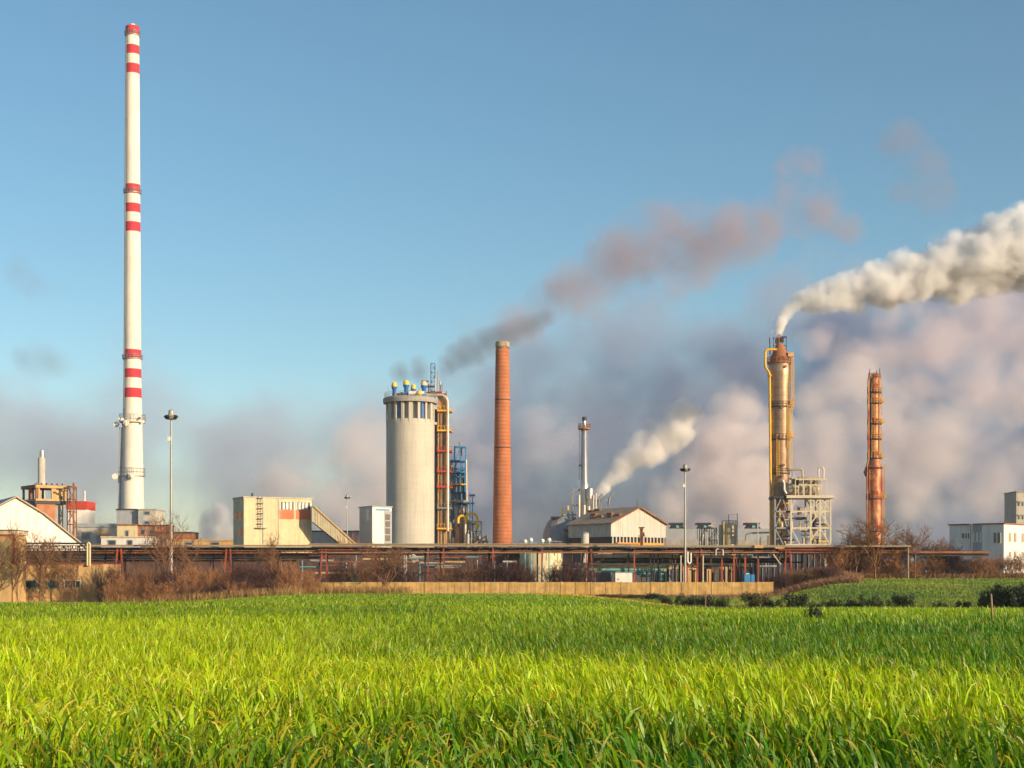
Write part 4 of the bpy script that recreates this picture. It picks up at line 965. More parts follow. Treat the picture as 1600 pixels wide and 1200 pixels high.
def back_sheds():
    D = 450.0
    def shed(nm, lab, cat, D, a, b, t, dep, cm, roofc, wn=(), kind=None, rt=2.0, extra=()):
        root = thing(nm, lab, cat, (wx((a + b) / 2, D), D, GZ))
        mb = MB(); mb.pbox(D, a, b, t, HY + (CZ - GZ) * F / D, dep); mb.build("wall", cm, root)
        mb = MB(); mb.pbox(D, a - .8, b + .8, t - rt, t - .02, dep + .6, -.3); mb.build("roof", roofc, root)
        wins(root, wn, D, 0, fm='grey_steel')
        for (nm2, cm2, x0, x1, y0, y1, pr) in extra:
            mb = MB(); mb.pbox(D, x0, x1, y0, y1, pr + .02, -pr); mb.build(nm2, cm2, root)
        return root
    shed("chimney_house", "grey box building with lit right bay at the striped chimney's foot", "building", 520, 216, 243, 797, 14, "pale_concrete", "grey_concrete", [(226, 233, 800, 803.5), (226, 233, 815, 818.5)], extra=[("dark_panel", "grey_sheet", 219, 224, 800, 818, .05)])
    shed("grey_annex", "blue grey windowless annex directly left of the lit chimney house", "building", 522, 182, 215.5, 797, 16, "grey_sheet", "dark_steel")
    shed("low_works_building", "low tan works building with long flat dark roof in front of the chimney house", "building", 480, 120, 180, 824, 10, "pale_concrete", "grey_sheet", [(128, 140, 832, 842), (152, 156, 834, 846)], rt=6, extra=[("lit_bay", "tan_render", 150, 170, 828, 836, .1)])
    shed("flat_roof_store", "small bright cream flat roofed store beside the tan works building", "building", 440, 183, 212, 821, 8, "cream_render", "rust_brown", [(197, 200, 830, 838)])
    shed("link_building", "low shaded link building right of the cream store", "building", 442, 212.5, 262, 822, 8, "brick_wall", "dark_steel", [(220, 226, 828, 834), (234, 240, 828, 834)])
    shed("long_low_shed", "long low pale shed with weathered flat roof left of the cream block", "building", 430, 158, 240, 840, 9, "white_wall", "cream_render", [(170, 180, 845, 852), (200, 206, 845, 852)])
    shed("low_brick_store", "long low brown store in front of the steam cloud left of the cream block", "building", 436, 241, 300, 833, 9, "rust_brown", "dark_steel", [(250, 258, 840, 848)])
    shed("flat_tan_shed", "flat tan roofed shed running left from the cream block", "building", 400, 262, 380, 845, 9, "tan_render", "tan_render", [(290, 300, 848, 856), (330, 342, 848, 856)])
    shed("red_white_store", "square store with red upper half and white lower half beside the concrete ruin", "building", 500, 104, 135, 796, 10, "white_sheet", "red_paint", extra=[("red_band", "stripe_red", 104.2, 134.8, 783, 795.8, .1)], rt=13)
    shed("dark_backdrop_shed", "dark low shed seen under the conveyor gallery", "building", 420, 487, 560, 831, 9, "grey_sheet", "dark_steel")
    mb = MB(); D = 500
    r = thing("roof_mast", "thin pale mast above the red and white store", "mast", (wx(127, D), D + 4, wz(783, D)))
    mb.cyl((wx(127, D), D + 4, wz(783, D)), (wx(127, D), D + 4, wz(766, D)), .28, n=8); mb.cyl((wx(127, D), D + 4, wz(783, D)), (wx(127, D), D + 4, wz(781, D)), .5, n=8); mb.build("mast_pole", "white_sheet", r)
    # thin stack far left
    D = 520; r = thing("thin_stack", "slim pale metal stack with brighter tip behind the concrete ruin", "stack", (wx(65, D), D, GZ))
    mb = MB(); lathe_px(mb, D, 65, [(5.6, 910), (5.6, 717), (4.6, 715)], 20); mb.build("flue", "pale_concrete", r, smooth=True)
    mb = MB(); lathe_px(mb, D, 65.5, [(3.8, 716), (3.8, 704), (2.8, 704), (2.8, 712)], 20); mb.build("tip", "stack_metal", r, smooth=True)
back_sheds()

def ruin():
    D = 400.0; fr = Frame(35, 56, 105, D, 36, GZ); U, V = fr.U, fr.V
    root = thing("concrete_ruin", "open brown concrete frame tower with empty bays, behind the white gabled shed", "building", fr.loc)
    zt, z1, z2 = wz(757, D), wz(762, D), wz(782, D)
    mb = MB(); mb.fbox(fr, -.3, U + .3, -.3, V + .3, z1, zt); mb.build("roof_slab", "rust_brown", root)
    mb = MB(); mb.fbox(fr, 0, U, -.32, -.302, z1, zt - .1); mb.build("roof_fascia", "tan_render", root)
    mb = MB(); mb.fbox(fr, -.3, U + .1, -.3, V + .3, wz(787, D), z2); mb.build("floor_slab", "dark_steel", root)
    mb = MB(); mb.fbox(fr, 0, U - .4, 0, .3, z2, wz(779, D)); mb.fbox(fr, 0, .3, .3, V, z2, wz(779, D)); mb.build("sill_wall", "tan_render", root)
    for a in (0, .02, .50, .56, .93): 
        mb = MB(); mb.fbox(fr, U * a, U * a + (.7 if a != .02 else .9), 0, .6, wz(779, D), z1 - .01); mb.build("column", "tan_render" if a else "rust_brown", root)
    for a in (0, .3, .62, .95):
        mb = MB(); mb.fbox(fr, U * a, U * a + .5, V - .5, V, z2, z1 - .01); mb.build("rear_column", "rust_brown", root)
    mb = MB(); mb.fbox(fr, 0.01, .5, V * .4, V * .55, wz(779, D), z1 - .02); mb.build("side_column", "rust_brown", root)
    mb = MB(); mb.fbox(fr, U * .57, U * .93, .3, .5, wz(779, D), wz(764, D)); mb.build("infill_wall", "tan_render", root)
    mb = MB(); mb.fbox(fr, U * .80, U * .86, .25, .29, wz(779, D), wz(774, D)); mb.build("hatch", "dark_steel", root)
    mb = MB(); mb.fbox(fr, U * .02, U * .62, 0, V * .9, GZ, wz(787, D) - .01); mb.build("lower_block", "brick_wall", root)
    mb = MB(); mb.fbox(fr, U * .62 + .01, U * .9, .6, V, GZ, wz(787, D) - .01); mb.build("shaded_block", "grey_concrete", root)
    for i in range(6):
        mb = MB(); mb.cyl(fr(U * (i + .3) / 6, 1, zt), fr(U * (i + .3) / 6, 1, zt + .5), .2, n=6); mb.build("roof_stub", "dark_steel", root)
    mb = MB(); lattice(mb, D + 2, 105, 115, 760, 918, 2.5, 1, 8, .25, seed=8); mb.pbox(D, 99, 119, 760.5, 762.5, .5, 0); mb.pbox(D, 112.5, 115, 754, 918, .4, .5); mb.build("hoist_frame", "rust_brown", root)
ruin()

def tent_shed():
    D = 262.0; s = D / F
    root = thing("gabled_white_shed", "white shed with a steep gable and long low roof slope at the left edge", "shed", (wx(40, D), D, GZ))
    P = [(-70, 915), (140, 915), (140, 858), (70, 803), (27, 777.5), (-30, 806), (-70, 826)]
    def q(a, b, dx=0.0, dy=0.0):
        Da = D + (a - 27) * s * .5; return Vector((wx(a, Da) + dx, Da + dy, wz(b, Da)))
    mb = MB(); f = [q(a, b) for a, b in P]; g = [q(a, b, -13, 24) for a, b in P]; n = len(P)
    mb.add(f + g, [tuple(range(n)), tuple(range(2 * n - 1, n - 1, -1))] + [(i, i + n, (i + 1) % n + n, (i + 1) % n) for i in (0, 1, 6)])
    for k in range(28):
        a = -60 + k * 7; t = np.interp(a, [-70, -30, 27, 70, 140], [826, 806, 777.5, 803, 858]); p0 = q(a, 915, 0, -.05); p1 = q(a, t + 1.5, 0, -.05); mb.bar(p0, p1, .05)
    mb.build("gable_wall", "white_sheet", root)
    ed = (((141.5, 859.5), (70, 802.5)), ((70, 802.5), (27, 776.5)), ((27, 776.5), (-72, 826)))
    mb = MB()
    for (c, e) in ed:
        a0 = q(*c, 0, -.4); a1 = q(*e, 0, -.4); o = Vector((-13.2, 24.8, 0)); h = Vector((0, 0, .18))
        mb.hexa([a1, a0, a0 + o, a1 + o, a1 + h, a0 + h, a0 + o + h, a1 + o + h])
    mb.build("roof", "grey_sheet", root)
    mb = MB()
    for (c, e) in ed: mb.bar(q(*c, 0, -.5), q(*e, 0, -.5), .14)
    mb.build("edge_trim", "tan_render", root)
tent_shed()

def tan_block():
    D = 190.0; z0 = gz(wx(60, D), D) - .1; zb = HY + (CZ - z0) * F / D
    root = thing("tan_block", "low tan block with a row of small windows behind the bare trees, left edge", "building", (wx(80, D), D, z0))
    mb = MB(); mb.pbox(D, -60, 160, 882.5, zb, 9); mb.build("wall", "tan_render", root)
    mb = MB(); mb.pbox(D, -60.5, 160.5, 881, 882.4, 9.4, -.15); mb.build("roof_edge", "orange_panel", root)
    for a, b in ((39, 63), (75, 93), (101, 126)):
        for k in range(3):
            x0 = a + (b - a) * k / 3; wins(root, [(x0 + .6, x0 + (b - a) / 3 - .8, 908, 918)], D, 0, fm="teal_paint" if a < 90 else "white_wall")
    mb = MB(); r = .2
    mb.tube([(wx(137.5, D), D - .3, wz(884, D)), (wx(137.5, D), D - .3, wz(850, D)), (wx(139.5, D), D - .3, wz(848, D)), (wx(141.5, D), D - .3, wz(850, D)), (wx(141.5, D), D - .3, wz(884, D))], .12, 8); mb.build("vent_pipe", "cream_render", root, smooth=True)
    D = 184.0
    root = thing("tan_gatehouse", "taller tan wall with red corner strip and pale cap at the far left edge", "building", (wx(0, D), D, z0))
    mb = MB(); mb.pbox(D, -60, 20, 835, zb + 2, 5); mb.build("wall", "tan_render", root)
    mb = MB(); mb.pbox(D, -60.5, 22.8, 829, 834.9, 5.4, -.2); mb.build("cap", "cream_render", root)
    mb = MB(); mb.pbox(D, -60.5, 23.2, 827.6, 828.9, 5.6, -.3); mb.build("cap_flashing", "dark_steel", root)
    mb = MB(); mb.pbox(D, 20.1, 23, 836, 882, .3, -.05); mb.pbox(D, -60, 20, 835.1, 837.6, .08, -.1); mb.build("red_strip", "red_paint", root)
tan_block()

def right_buildings():
    D = 262.0; zb = gz(wx(1560, D), D) - .2; fr = Frame(1483.5, 1568.5, 1690, D, 48, zb); U, V = fr.U, fr.V; zt = wz(819, D)
    root = thing("white_office_block", "two storey white office block, bluish left side and sunlit right side, right edge", "building", fr.loc)
    mb = MB(); mb.fbox(fr, 0, U, 0, V, zb, zt); mb.build("wall", "white_wall", root)
    mb = MB(); mb.fbox(fr, -.2, U + .2, -.2, V + .2, zt + .002, zt + .22); mb.build("roof_edge", "rust_brown", root)
    def vpos(px): # along the shaded side
        t = (px - CX) / F; return (t * fr.c.y - fr.c.x) / (fr.w.x - t * fr.w.y)
    def upos(px):
        t = (px - CX) / F; return (t * fr.c.y - fr.c.x) / (fr.u.x - t * fr.u.y)
    for a, b, t, q in ((1503, 1507, 832, 840), (1508.5, 1511, 832, 840), (1512.5, 1515, 832, 840), (1522, 1526, 831, 845), (1528, 1532, 831, 845), (1553, 1557, 832, 848), (1558.5, 1563, 832, 848)):
        mb = MB(); v0, v1 = vpos(b), vpos(a); mb.fbox(fr, -.05, -.003, v0, v1, wz(q, D), wz(t, D)); w = mb.build("window", "glass", root)
        mb = MB(); mb.fbox(fr, -.12, -.004, v0 - .12, v0 - .005, wz(q, D), wz(t, D)); mb.fbox(fr, -.12, -.004, v1 + .005, v1 + .12, wz(q, D), wz(t, D)); mb.fbox(fr, -.14, -.004, v0 - .15, v1 + .15, wz(q, D) - .12, wz(q, D) - .005); mb.build("frame", "white_sheet", w)
    for px in (1517, 1519.5):
        mb = MB(); v = vpos(px); mb.fbox(fr, -.3, -.01, v, v + .12, wz(862, D), wz(817, D)); mb.build("downpipe", "white_sheet", root)
    mb = MB(); mb.fbox(fr, -.06, -.004, vpos(1534), vpos(1520.5), wz(872, D), wz(819.8, D)); mb.build("stair_bay", "grey_sheet", root)
    for px in (1576, 1584, 1596, 1604, 1614):
        for t, q in ((832, 846), (862, 870)):
            mb = MB(); a = upos(px); mb.fbox(fr, a, a + 1.0, -.05, -.003, wz(q, D), wz(t, D)); w = mb.build("window", "brown_roof", root)
            mb = MB(); mb.fbox(fr, a - .1, a + 1.1, -.12, -.004, wz(q, D) - .12, wz(q, D) - .005); mb.build("sill", "white_sheet", w)
    D = 330.0; zb2 = GZ
    root = thing("stair_tower", "grey concrete stair tower rising behind the white office block, right edge", "tower", (wx(1610, D), D, zb2))
    mb = MB(); mb.pbox(D, 1588, 1650, 769, 918, 8); mb.build("wall", "pale_concrete", root)
    for t, q in ((783, 800), (804, 815)):
        mb = MB(); mb.pbox(D, 1589.5, 1640, t, t + 1.4, .3, -.25); mb.build("ledge", "grey_concrete", root)
        for k in range(6): wins(root, [(1590.5 + k * 6, 1593 + k * 6, t + 2.5, t + 7.5)], D, 0)
    mb = MB(); mb.pbox(D, 1587.4, 1650.6, 767.4, 768.9, 8.4, -.2); mb.build("roof_edge", "grey_concrete", root)
right_buildings()

# ------------------------------------------------------------------ boundary wall
def boundary_wall():
    D = 211.0
    root = thing("boundary_wall", "long ochre concrete panel wall along the far edge of the field", "wall", (wx(850, D), D, GZ))
    px = 452.0; i = 0
    while px < 1205:
        mb = MB(); w = 23.6; rg = random.Random(i)
        top = 909.6 + rg.uniform(-.25, .25); x0, x1 = wx(px, D), wx(px + w, D)
        mb.box(x0 + .09, x1 - .09, D - .05 + rg.uniform(-.03, .03), D + .1, gz(x0, D) - .5, wz(top, D))
        mb.build("panel", "wall_panel", root)
        mb = MB(); mb.box(x1 - .085, x1 + .085, D - .09, D + .16, gz(x0, D) - .5, wz(909.0, D)); mb.build("post", "wall_panel", root)
        px += w; i += 1
boundary_wall()

# ------------------------------------------------------------------ pipe bridge
def pipe_bridge():
    D = 225.0; s = D / F
    root = thing("pipe_bridge", "long low pipe bridge on rusty trestles crossing the whole works in front of the plant", "pipe bridge", (wx(800, D), D, GZ))
    def slab(nm, a, b, t, q, dep, dy, cm):
        mb = MB(); mb.pbox(D, a, b, t, q, dep, dy); return mb.build(nm, cm, root)
    for (a, b) in ((20, 145), (145, 480), (480, 700), (700, 985), (985, 1068), (1069, 1310), (1310, 1420)):
        sag = 848 if a < 145 else 851.5
        slab("walkway_deck", a, b - .3, sag if a < 985 else 852.2, (sag if a < 985 else 852.2) + 2.7, 1.2, -1.4, "deck_tan" if a >= 145 else "dark_steel")
        slab("top_chord", a, b - .3, sag + 4.0, sag + 5.2, .4, -.6, "dark_steel"); slab("bottom_chord", a, b - .3, sag + 8.6, sag + 9.5, .3, -.6, "rust_brown")
        mb = MB(); q = a
        while q < b - 8:
            mb.pbox(D, q, q + 1.0, sag + 5.2, sag + 8.6, .2, -.5); mb.pbox(D, q + 1.1, q + rng.uniform(2, 6), sag + 5.3, sag + rng.uniform(6, 8.4), .5, -.1); q += rng.uniform(4, 9)
        mb.build("web_plates", "dark_steel", root)
        mb = MB(); q = a + 2; mb.pbox(D, a + 1, b - 2, sag + 9.7, sag + 10.5, 3.0, -.45)
        while q < b - 4:
            mb.pbox(D, q, q + rng.uniform(.5, 1.3), sag + 8, sag + 9.5 + rng.uniform(2, 26) * rng.random(), .12, rng.uniform(-.4, 2.5)); q += rng.uniform(2.5, 8)
        mb.build("pipe_hangers", "rust_brown" if a > 400 else "dark_steel", root)
    slab("side_deck", 1418, 1545, 861.5, 864.5, 1.5, -.5, "rust_brown"); slab("side_beam", 1418, 1545, 865, 869, .5, 0, "dark_steel")
    rg = random.Random(31)
    # long pipes lying in the bridge
    for (py, r, cm, dy, a, b) in ((849.8, .10, "deck_tan", 1.6, 480, 1000), (856.5, .16, "pipe_insulation", .6, 150, 1310), (858.5, .22, "dark_steel", 1.4, 145, 1410), (861, .10, "teal_paint", 2.2, 480, 900), (863.2, .07, "deck_tan", -.9, 500, 1215), (860, .20, "rust_red", 2.8, 1000, 1415), (857, .12, "rack_red", -.7, 1215, 1300), (864.5, .16, "dark_steel", .8, 1000, 1420), (866.5, .20, "rust_brown", 2.0, 20, 480), (871, .18, "dark_steel", 1.0, 20, 500), (876, .14, "rust_brown", 2.5, 30, 460), (868.8, .27, "pipe_insulation", 3.2, 930, 1090), (868.8, .2, "pipe_insulation", 3.2, 1090, 1180), (874.5, .30, "dark_steel", 2.6, 930, 1240), (881, .22, "pipe_insulation", 4.0, 900, 1180), (878.2, .12, "dark_steel", 3.2, 940, 1260), (886, .2, "tan_render", 4.6, 900, 1050), (890, .2, "teal_paint", 3.0, 905, 1040), (872, .10, "bright_blue", 4.0, 100, 440)):
        mb = MB(); mb.cyl((wx(a, D), D + dy, wz(py, D)), (wx(b, D), D + dy, wz(py, D)), r, n=8)
        mb.build("long_pipe", cm, root, smooth=True)
    # diagonal lacing and hangers
    mb = MB(); px = 150
    while px < 1410:
        mb.bar((wx(px, D), D - .3, wz(855.5, D)), (wx(px + 9, D), D - .3, wz(864, D)), .07); mb.bar((wx(px + 9, D), D - .3, wz(864, D)), (wx(px + 18, D), D - .3, wz(855.5, D)), .07); px += 18
    mb.bar((wx(150, D), D - .3, wz(864, D)), (wx(1410, D), D - .3, wz(864, D)), .09); mb.build("lacing", "rust_brown", root)
    for px in list(range(560, 1200, 47)):
        mb = MB(); mb.pbox(D, px, px + rg.uniform(6, 14), 855.5, 857.8, .3, -1.3); mb.build("bracket", "dark_steel", root)
    zg = GZ - .4
    def post(px, cm, dy, top=856, w=.20, lean=0.0):
        mb = MB(); mb.bar((wx(px + lean, D), D + dy, zg), (wx(px, D), D + dy, wz(top, D)), w); mb.build("post", cm, root)
    for px in (663, 687, 764, 840, 984, 1066): post(px, "dark_steel", 2.2, w=.24); post(px + 6.5, "rack_red", -.8, w=.20)
    for px in (1090, 1095, 1130, 1146, 1165, 1187, 1300): post(px, "rust_red", -.6 + (px % 3), w=.24)
    for px in (1018, 1024, 1030, 1052, 1158): post(px, "dark_steel", 1.5, w=.16)
    for px in (632.5, 1097.5, 1063): post(px, "pale_steel", -.9, top=868, w=.16)
    for px in (54, 88, 120, 160, 205, 240, 275, 330, 400, 430): post(px, "dark_steel", 1.5, w=.2)
    for px in (586.5,): post(px, "rack_red", -.5, w=.2)
    for cx, cm in ((358, "rack_red"), (507, "rack_red"), (920, "rack_red"), (1230, "rack_red"), (188, "rust_red")):
        mb = MB()
        for dx in (-8, 8): mb.bar((wx(cx + dx, D), D - 1, zg), (wx(cx + dx * .35, D), D - .6, wz(857, D)), .2)
        mb.bar((wx(cx - 5, D), D - .8, wz(893, D)), (wx(cx + 5, D), D - .8, wz(893, D)), .14); mb.build("trestle", cm, root)
        mb = MB()
        for dx in (-13, 3): mb.bar((wx(cx + dx - 4, D), D + 3, zg), (wx(cx + dx * .5, D), D + 2.4, wz(857, D)), .26)
        mb.build("rear_trestle", "dark_steel", root)
    mb = MB()
    for a, b in ((498, 590), (1215, 1300)): mb.pbox(D, a, b, 858.5, 860, .2, -.9)
    mb.build("red_rail", "rack_red", root)
    mb = MB(); mb.bar((wx(1206, D), D - 1.2, wz(866, D)), (wx(1218, D), D - 1.2, wz(882, D)), .12); mb.build("loose_pole", "pale_steel", root)
    mb = MB(); mb.tube([(wx(1117, D), D - 1, wz(868, D)), (wx(1117, D), D - 1, wz(860, D)), (wx(1119, D), D - 1, wz(858, D)), (wx(1126, D), D - 1, wz(858, D)), (wx(1128, D), D - 1, wz(860, D)), (wx(1128, D), D - 1, wz(868, D))], .14, 8); mb.build("expansion_loop", "pipe_insulation", root, smooth=True)
    mb = MB(); mb.tube([(wx(1073, D), D - 1.2, wz(862, D)), (wx(1073, D), D - 1.2, wz(878, D)), (wx(1075.5, D), D - 1.2, wz(881, D)), (wx(1078, D), D - 1.2, wz(878, D)), (wx(1078, D), D - 1.2, wz(864, D))], .12, 8); mb.build("u_bend", "white_sheet", root, smooth=True)
    mb = MB(); mb.pbox(D, 1176, 1190, 852, 856.5, .3, -1.7); mb.pbox(D, 1208, 1222, 855.6, 857.5, .3, -1.9); mb.build("orange_tray", "tan_render", root)
    mb = MB(); mb.cyl((wx(1416, D), D - 1, zg), (wx(1416, D), D - 1, wz(853, D)), .12, n=8); mb.build("end_post", "deck_tan", root)
pipe_bridge()

def yard():
    D = 252.0; s = D / F
    def pb(b): return HY + (CZ - GZ) * F / b
    # buildings seen through the pipe bridge
    root = thing("long_tan_shed", "long low tan shed seen through the pipe bridge, right of the teal staging", "building", (wx(1110, D), D, GZ))
    mb = MB(); mb.pbox(D, 1038, 1172, 884, pb(D), 9); mb.build("wall", "tan_render", root)
    mb = MB(); mb.pbox(D, 1036, 1174, 880.5, 883.9, 9.6, -.4); mb.build("roof", "grey_concrete", root)
    wins(root, [(1096, 1102, 888, 906), (1060, 1066, 890, 906), (1128, 1133, 890, 906), (1160, 1170, 888, 906), (1047, 1051, 890, 906)], D, 0, fm="grey_steel")
    D = 262.0
    root = thing("dark_workshop", "dark blue workshop wall with upright posts behind the right part of the pipe bridge", "building", (wx(1250, D), D, GZ))
    mb = MB(); mb.pbox(D, 1176, 1330, 864, pb(D), 9); mb.build("wall", "dark_steel", root)
    mb = MB(); mb.pbox(D, 1175, 1331, 862.5, 863.9, 9.4, -.3); mb.build("roof", "grey_steel", root)
    for px in (1288, 1313):
        mb = MB(); mb.pbox(D, px, px + 2.5, 872, pb(D), .3, -.35); mb.pbox(D, px + 2, px + 4.5, 880, 882, .3, -.35); mb.build("white_post", "white_sheet", root)
    for px in range(1182, 1326, 9):
        mb = MB(); mb.pbox(D, px, px + .8, 866, pb(D), .2, -.22); mb.build("rib", "grey_steel", root)
    D = 258.0
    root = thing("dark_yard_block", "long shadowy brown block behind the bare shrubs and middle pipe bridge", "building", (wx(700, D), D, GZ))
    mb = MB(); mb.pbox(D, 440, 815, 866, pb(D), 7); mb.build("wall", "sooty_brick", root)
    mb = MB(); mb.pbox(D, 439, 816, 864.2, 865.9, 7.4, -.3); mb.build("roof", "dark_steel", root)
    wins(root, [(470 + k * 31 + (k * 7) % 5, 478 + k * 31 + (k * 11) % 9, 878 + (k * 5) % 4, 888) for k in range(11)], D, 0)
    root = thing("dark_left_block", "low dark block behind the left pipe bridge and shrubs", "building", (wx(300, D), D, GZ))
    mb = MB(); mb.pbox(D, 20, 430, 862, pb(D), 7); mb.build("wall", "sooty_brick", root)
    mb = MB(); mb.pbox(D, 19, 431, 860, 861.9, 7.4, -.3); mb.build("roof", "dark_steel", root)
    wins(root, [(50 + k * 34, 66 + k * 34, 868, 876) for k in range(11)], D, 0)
    D = 246.0; root = thing("yard_pipework", "thicket of pipes behind the wall between the lone tree and brick chimney", "pipework", (wx(640, D), D, GZ)); rg = random.Random(55)
    for k in range(60):
        a = rg.uniform(470, 800); py = rg.uniform(866, 893); mb = MB(); yy = D + rg.uniform(-8, 5)
        if k % 2: mb.cyl((wx(a, D), yy, GZ), (wx(a, D), yy, wz(py, D)), rg.uniform(.06, .2), n=6)
        else: mb.cyl((wx(a, D), yy, wz(py + 4, D)), (wx(a + rg.uniform(15, 60), D), yy, wz(py + 4, D)), rg.uniform(.06, .22), n=6)
        mb.build("pipe", rg.choice(["pipe_insulation", "dark_steel", "rust_brown", "grey_steel", "teal_paint", "tan_render", "dark_steel"]), root, smooth=True)
    mb = MB(); mb.hexa([(wx(641, D), D - 3, wz(868, D)), (wx(648, D), D - 3, wz(866, D)), (wx(648, D), D, wz(866, D)), (wx(641, D), D, wz(868, D)), (wx(648, D), D - 3, wz(880, D)), (wx(655, D), D - 3, wz(877, D)), (wx(655, D), D, wz(877, D)), (wx(648, D), D, wz(880, D))]); mb.build("sloping_duct", "pale_concrete", root)
    D = 250.0
    root = thing("round_pale_tank", "wide pale round tank half hidden by bare shrubs behind the bridge", "tank", (wx(845, D), D + 3, GZ))
    mb = MB(); mb.lathe((wx(846, D), D + 5, 0), [(34 * s, GZ), (34 * s, wz(857, D)), (33 * s, wz(855.5, D)), (0, wz(854, D))], 40); mb.build("shell", "cream_render", root, smooth=True)
    mb = MB(); mb.rail((wx(846, D), D + 5, wz(855, D)), 33 * s, 1.0, 24, .05); mb.build("railing", "grey_steel", root)
    # round vents on the roof line
    for i, (px, top, lab) in enumerate([(820.5, 843, "round headed vent left in the row of four on the bridge line"), (829.5, 840.5, "second round headed vent of four, the tallest on the left"), (847.5, 842, "third round headed vent of four on the bridge line"), (858, 840.5, "rightmost of the four round headed vents on the bridge line")]):
        Dv = 240; r = thing("globe_vent", lab, "vent", (wx(px, Dv), Dv, GZ), "round headed vents on the bridge line")
        mb = MB(); mb.cyl((wx(px, Dv), Dv, GZ), (wx(px, Dv), Dv, wz(top + 4, Dv)), .11, n=8); mb.cyl((wx(px, Dv), Dv, wz(top + 9, Dv)), (wx(px, Dv), Dv, wz(top + 4.5, Dv)), .2, n=8); mb.build("neck", "teal_paint", r, smooth=True)
        mb = MB(); mb.sph((wx(px, Dv), Dv, wz(top + 3, Dv)), .33, 14, 10); mb.build("globe", "white_sheet", r, smooth=True)
    # teal staging
    D = 240.0
    root = thing("teal_staging", "teal painted low pipe staging behind the wall, middle", "pipe rack", (wx(1000, D), D, GZ))
    mb = MB()
    for px in (905, 930, 955, 986, 1001, 1012, 1029, 1034, 1039): mb.bar((wx(px, D), D, GZ), (wx(px, D), D, wz(893, D)), .16)
    mb.build("legs_row", "teal_paint", root)
    for py, a, b in ((893.5, 860, 1041), (889, 880, 1032), (896.5, 985, 1041)):
        mb = MB(); mb.pbox(D, a, b, py - .8, py + .8, .5, -.2); mb.build("beam", "teal_paint", root)
    mb = MB(); mb.pbox(D, 1026, 1041, 893, 910, .8, .2); mb.build("end_panel", "teal_paint", root)
    rg = random.Random(77)
    for k in range(20):
        a = rg.uniform(860, 1010); py = rg.uniform(872, 900); mb = MB(); yy = D + rg.uniform(.6, 3)
        mb.cyl((wx(a, D), yy, wz(py, D)), (wx(a + rg.uniform(15, 70), D), yy, wz(py, D)), rg.uniform(.08, .22), n=8); mb.build("pipe", rg.choice(["pipe_insulation", "tan_render", "dark_steel", "rust_brown", "teal_paint"]), root, smooth=True)
    D = 228.0
    root = thing("process_risers", "row of upright pipes and valves behind the wall, right of the floodlight mast", "pipework", (wx(1090, D + 6), D + 6, GZ))
    for k in range(90):
        a = rg.uniform(1020, 1215); py = rg.uniform(862, 895); mb = MB(); yy = D + 6 + rg.uniform(0, 6)
        mb.cyl((wx(a, D), yy, GZ), (wx(a, D), yy, wz(py, D)), rg.uniform(.05, .14), n=6)
        if rg.random() < .5: mb.cyl((wx(a, D), yy, wz(py, D)), (wx(a + rg.uniform(-10, 10), D), yy, wz(py, D)), .09, n=6)
        mb.build("riser", rg.choice(["pipe_insulation", "dark_steel", "dark_steel", "rust_red", "grey_steel", "dark_steel"]), root, smooth=True)
    for k in range(70):
        a = rg.uniform(930, 1200); py = rg.uniform(862, 888); mb = MB(); yy = D + 6 + rg.uniform(0, 6)
        mb.cyl((wx(a, D), yy, wz(py, D)), (wx(a + rg.uniform(12, 40), D), yy, wz(py, D)), rg.uniform(.07, .2), n=6); mb.build("cross_pipe", rg.choice(["pipe_insulation", "dark_steel", "dark_steel", "rust_brown", "pipe_insulation"]), root, smooth=True)
    D = 222.0
    root = thing("white_cabin", "small white flat roofed cabin just behind the wall", "cabin", (wx(974, D), D, GZ))
    mb = MB(); mb.pbox(D, 961.5, 988, 895, HY + (CZ - GZ) * F / D, 2.4); mb.build("wall", "white_sheet", root)
    mb = MB(); mb.pbox(D, 961, 988.5, 894, 894.95, 2.6, -.1); mb.build("roof", "grey_sheet", root)
    mb = MB(); mb.cyl((wx(966.5, D), D - .08, wz(905, D)), (wx(966.5, D), D, wz(905, D)), .13, n=12); mb.build("wall_vent", "orange_paint", root)
    for px, w, top, lab in ((1171.5, 5, 897, "larger bright blue container with pale top behind the wall"), (1180, 3, 898, "narrow bright blue drum beside the larger blue container")):
        root = thing("blue_container", lab, "container", (wx(px, D), D + 2, GZ), "blue containers behind the wall")
        mb = MB(); mb.pbox(D, px - w, px + w * .9, top, HY + (CZ - GZ) * F / D, 1.6, 2); mb.build("tub", "bright_blue", root)
        mb = MB(); mb.pbox(D, px - w * .4, px + w * .5, top - 1.4, top - .02, 1.2, 2.2); mb.build("lid", "white_sheet" if w > 4 else "blue_paint", root)
    # rusty pole at the hall
    D = 300.0; root = thing("rusty_pylon", "short rust brown lattice pylon in front of the white hall's gable", "pylon", (wx(1002.5, D), D, GZ))
    mb = MB(); lattice(mb, D, 1000.5, 1004.5, 826, 925, .5, 1, 14, .1, seed=4); mb.pbox(D, 1001.3, 1003.7, 826, 925, .3, .15); mb.build("mast", "rust_brown", root)
    mb = MB(); mb.pbox(D, 998, 1007, 823.5, 825.5, .5, 0); mb.pbox(D, 1005.2, 1007, 832, 838, .4, 0); mb.pbox(D, 997, 1009, 837, 838, .2, 0); mb.build("cross_arm", "dark_steel", root)
yard()

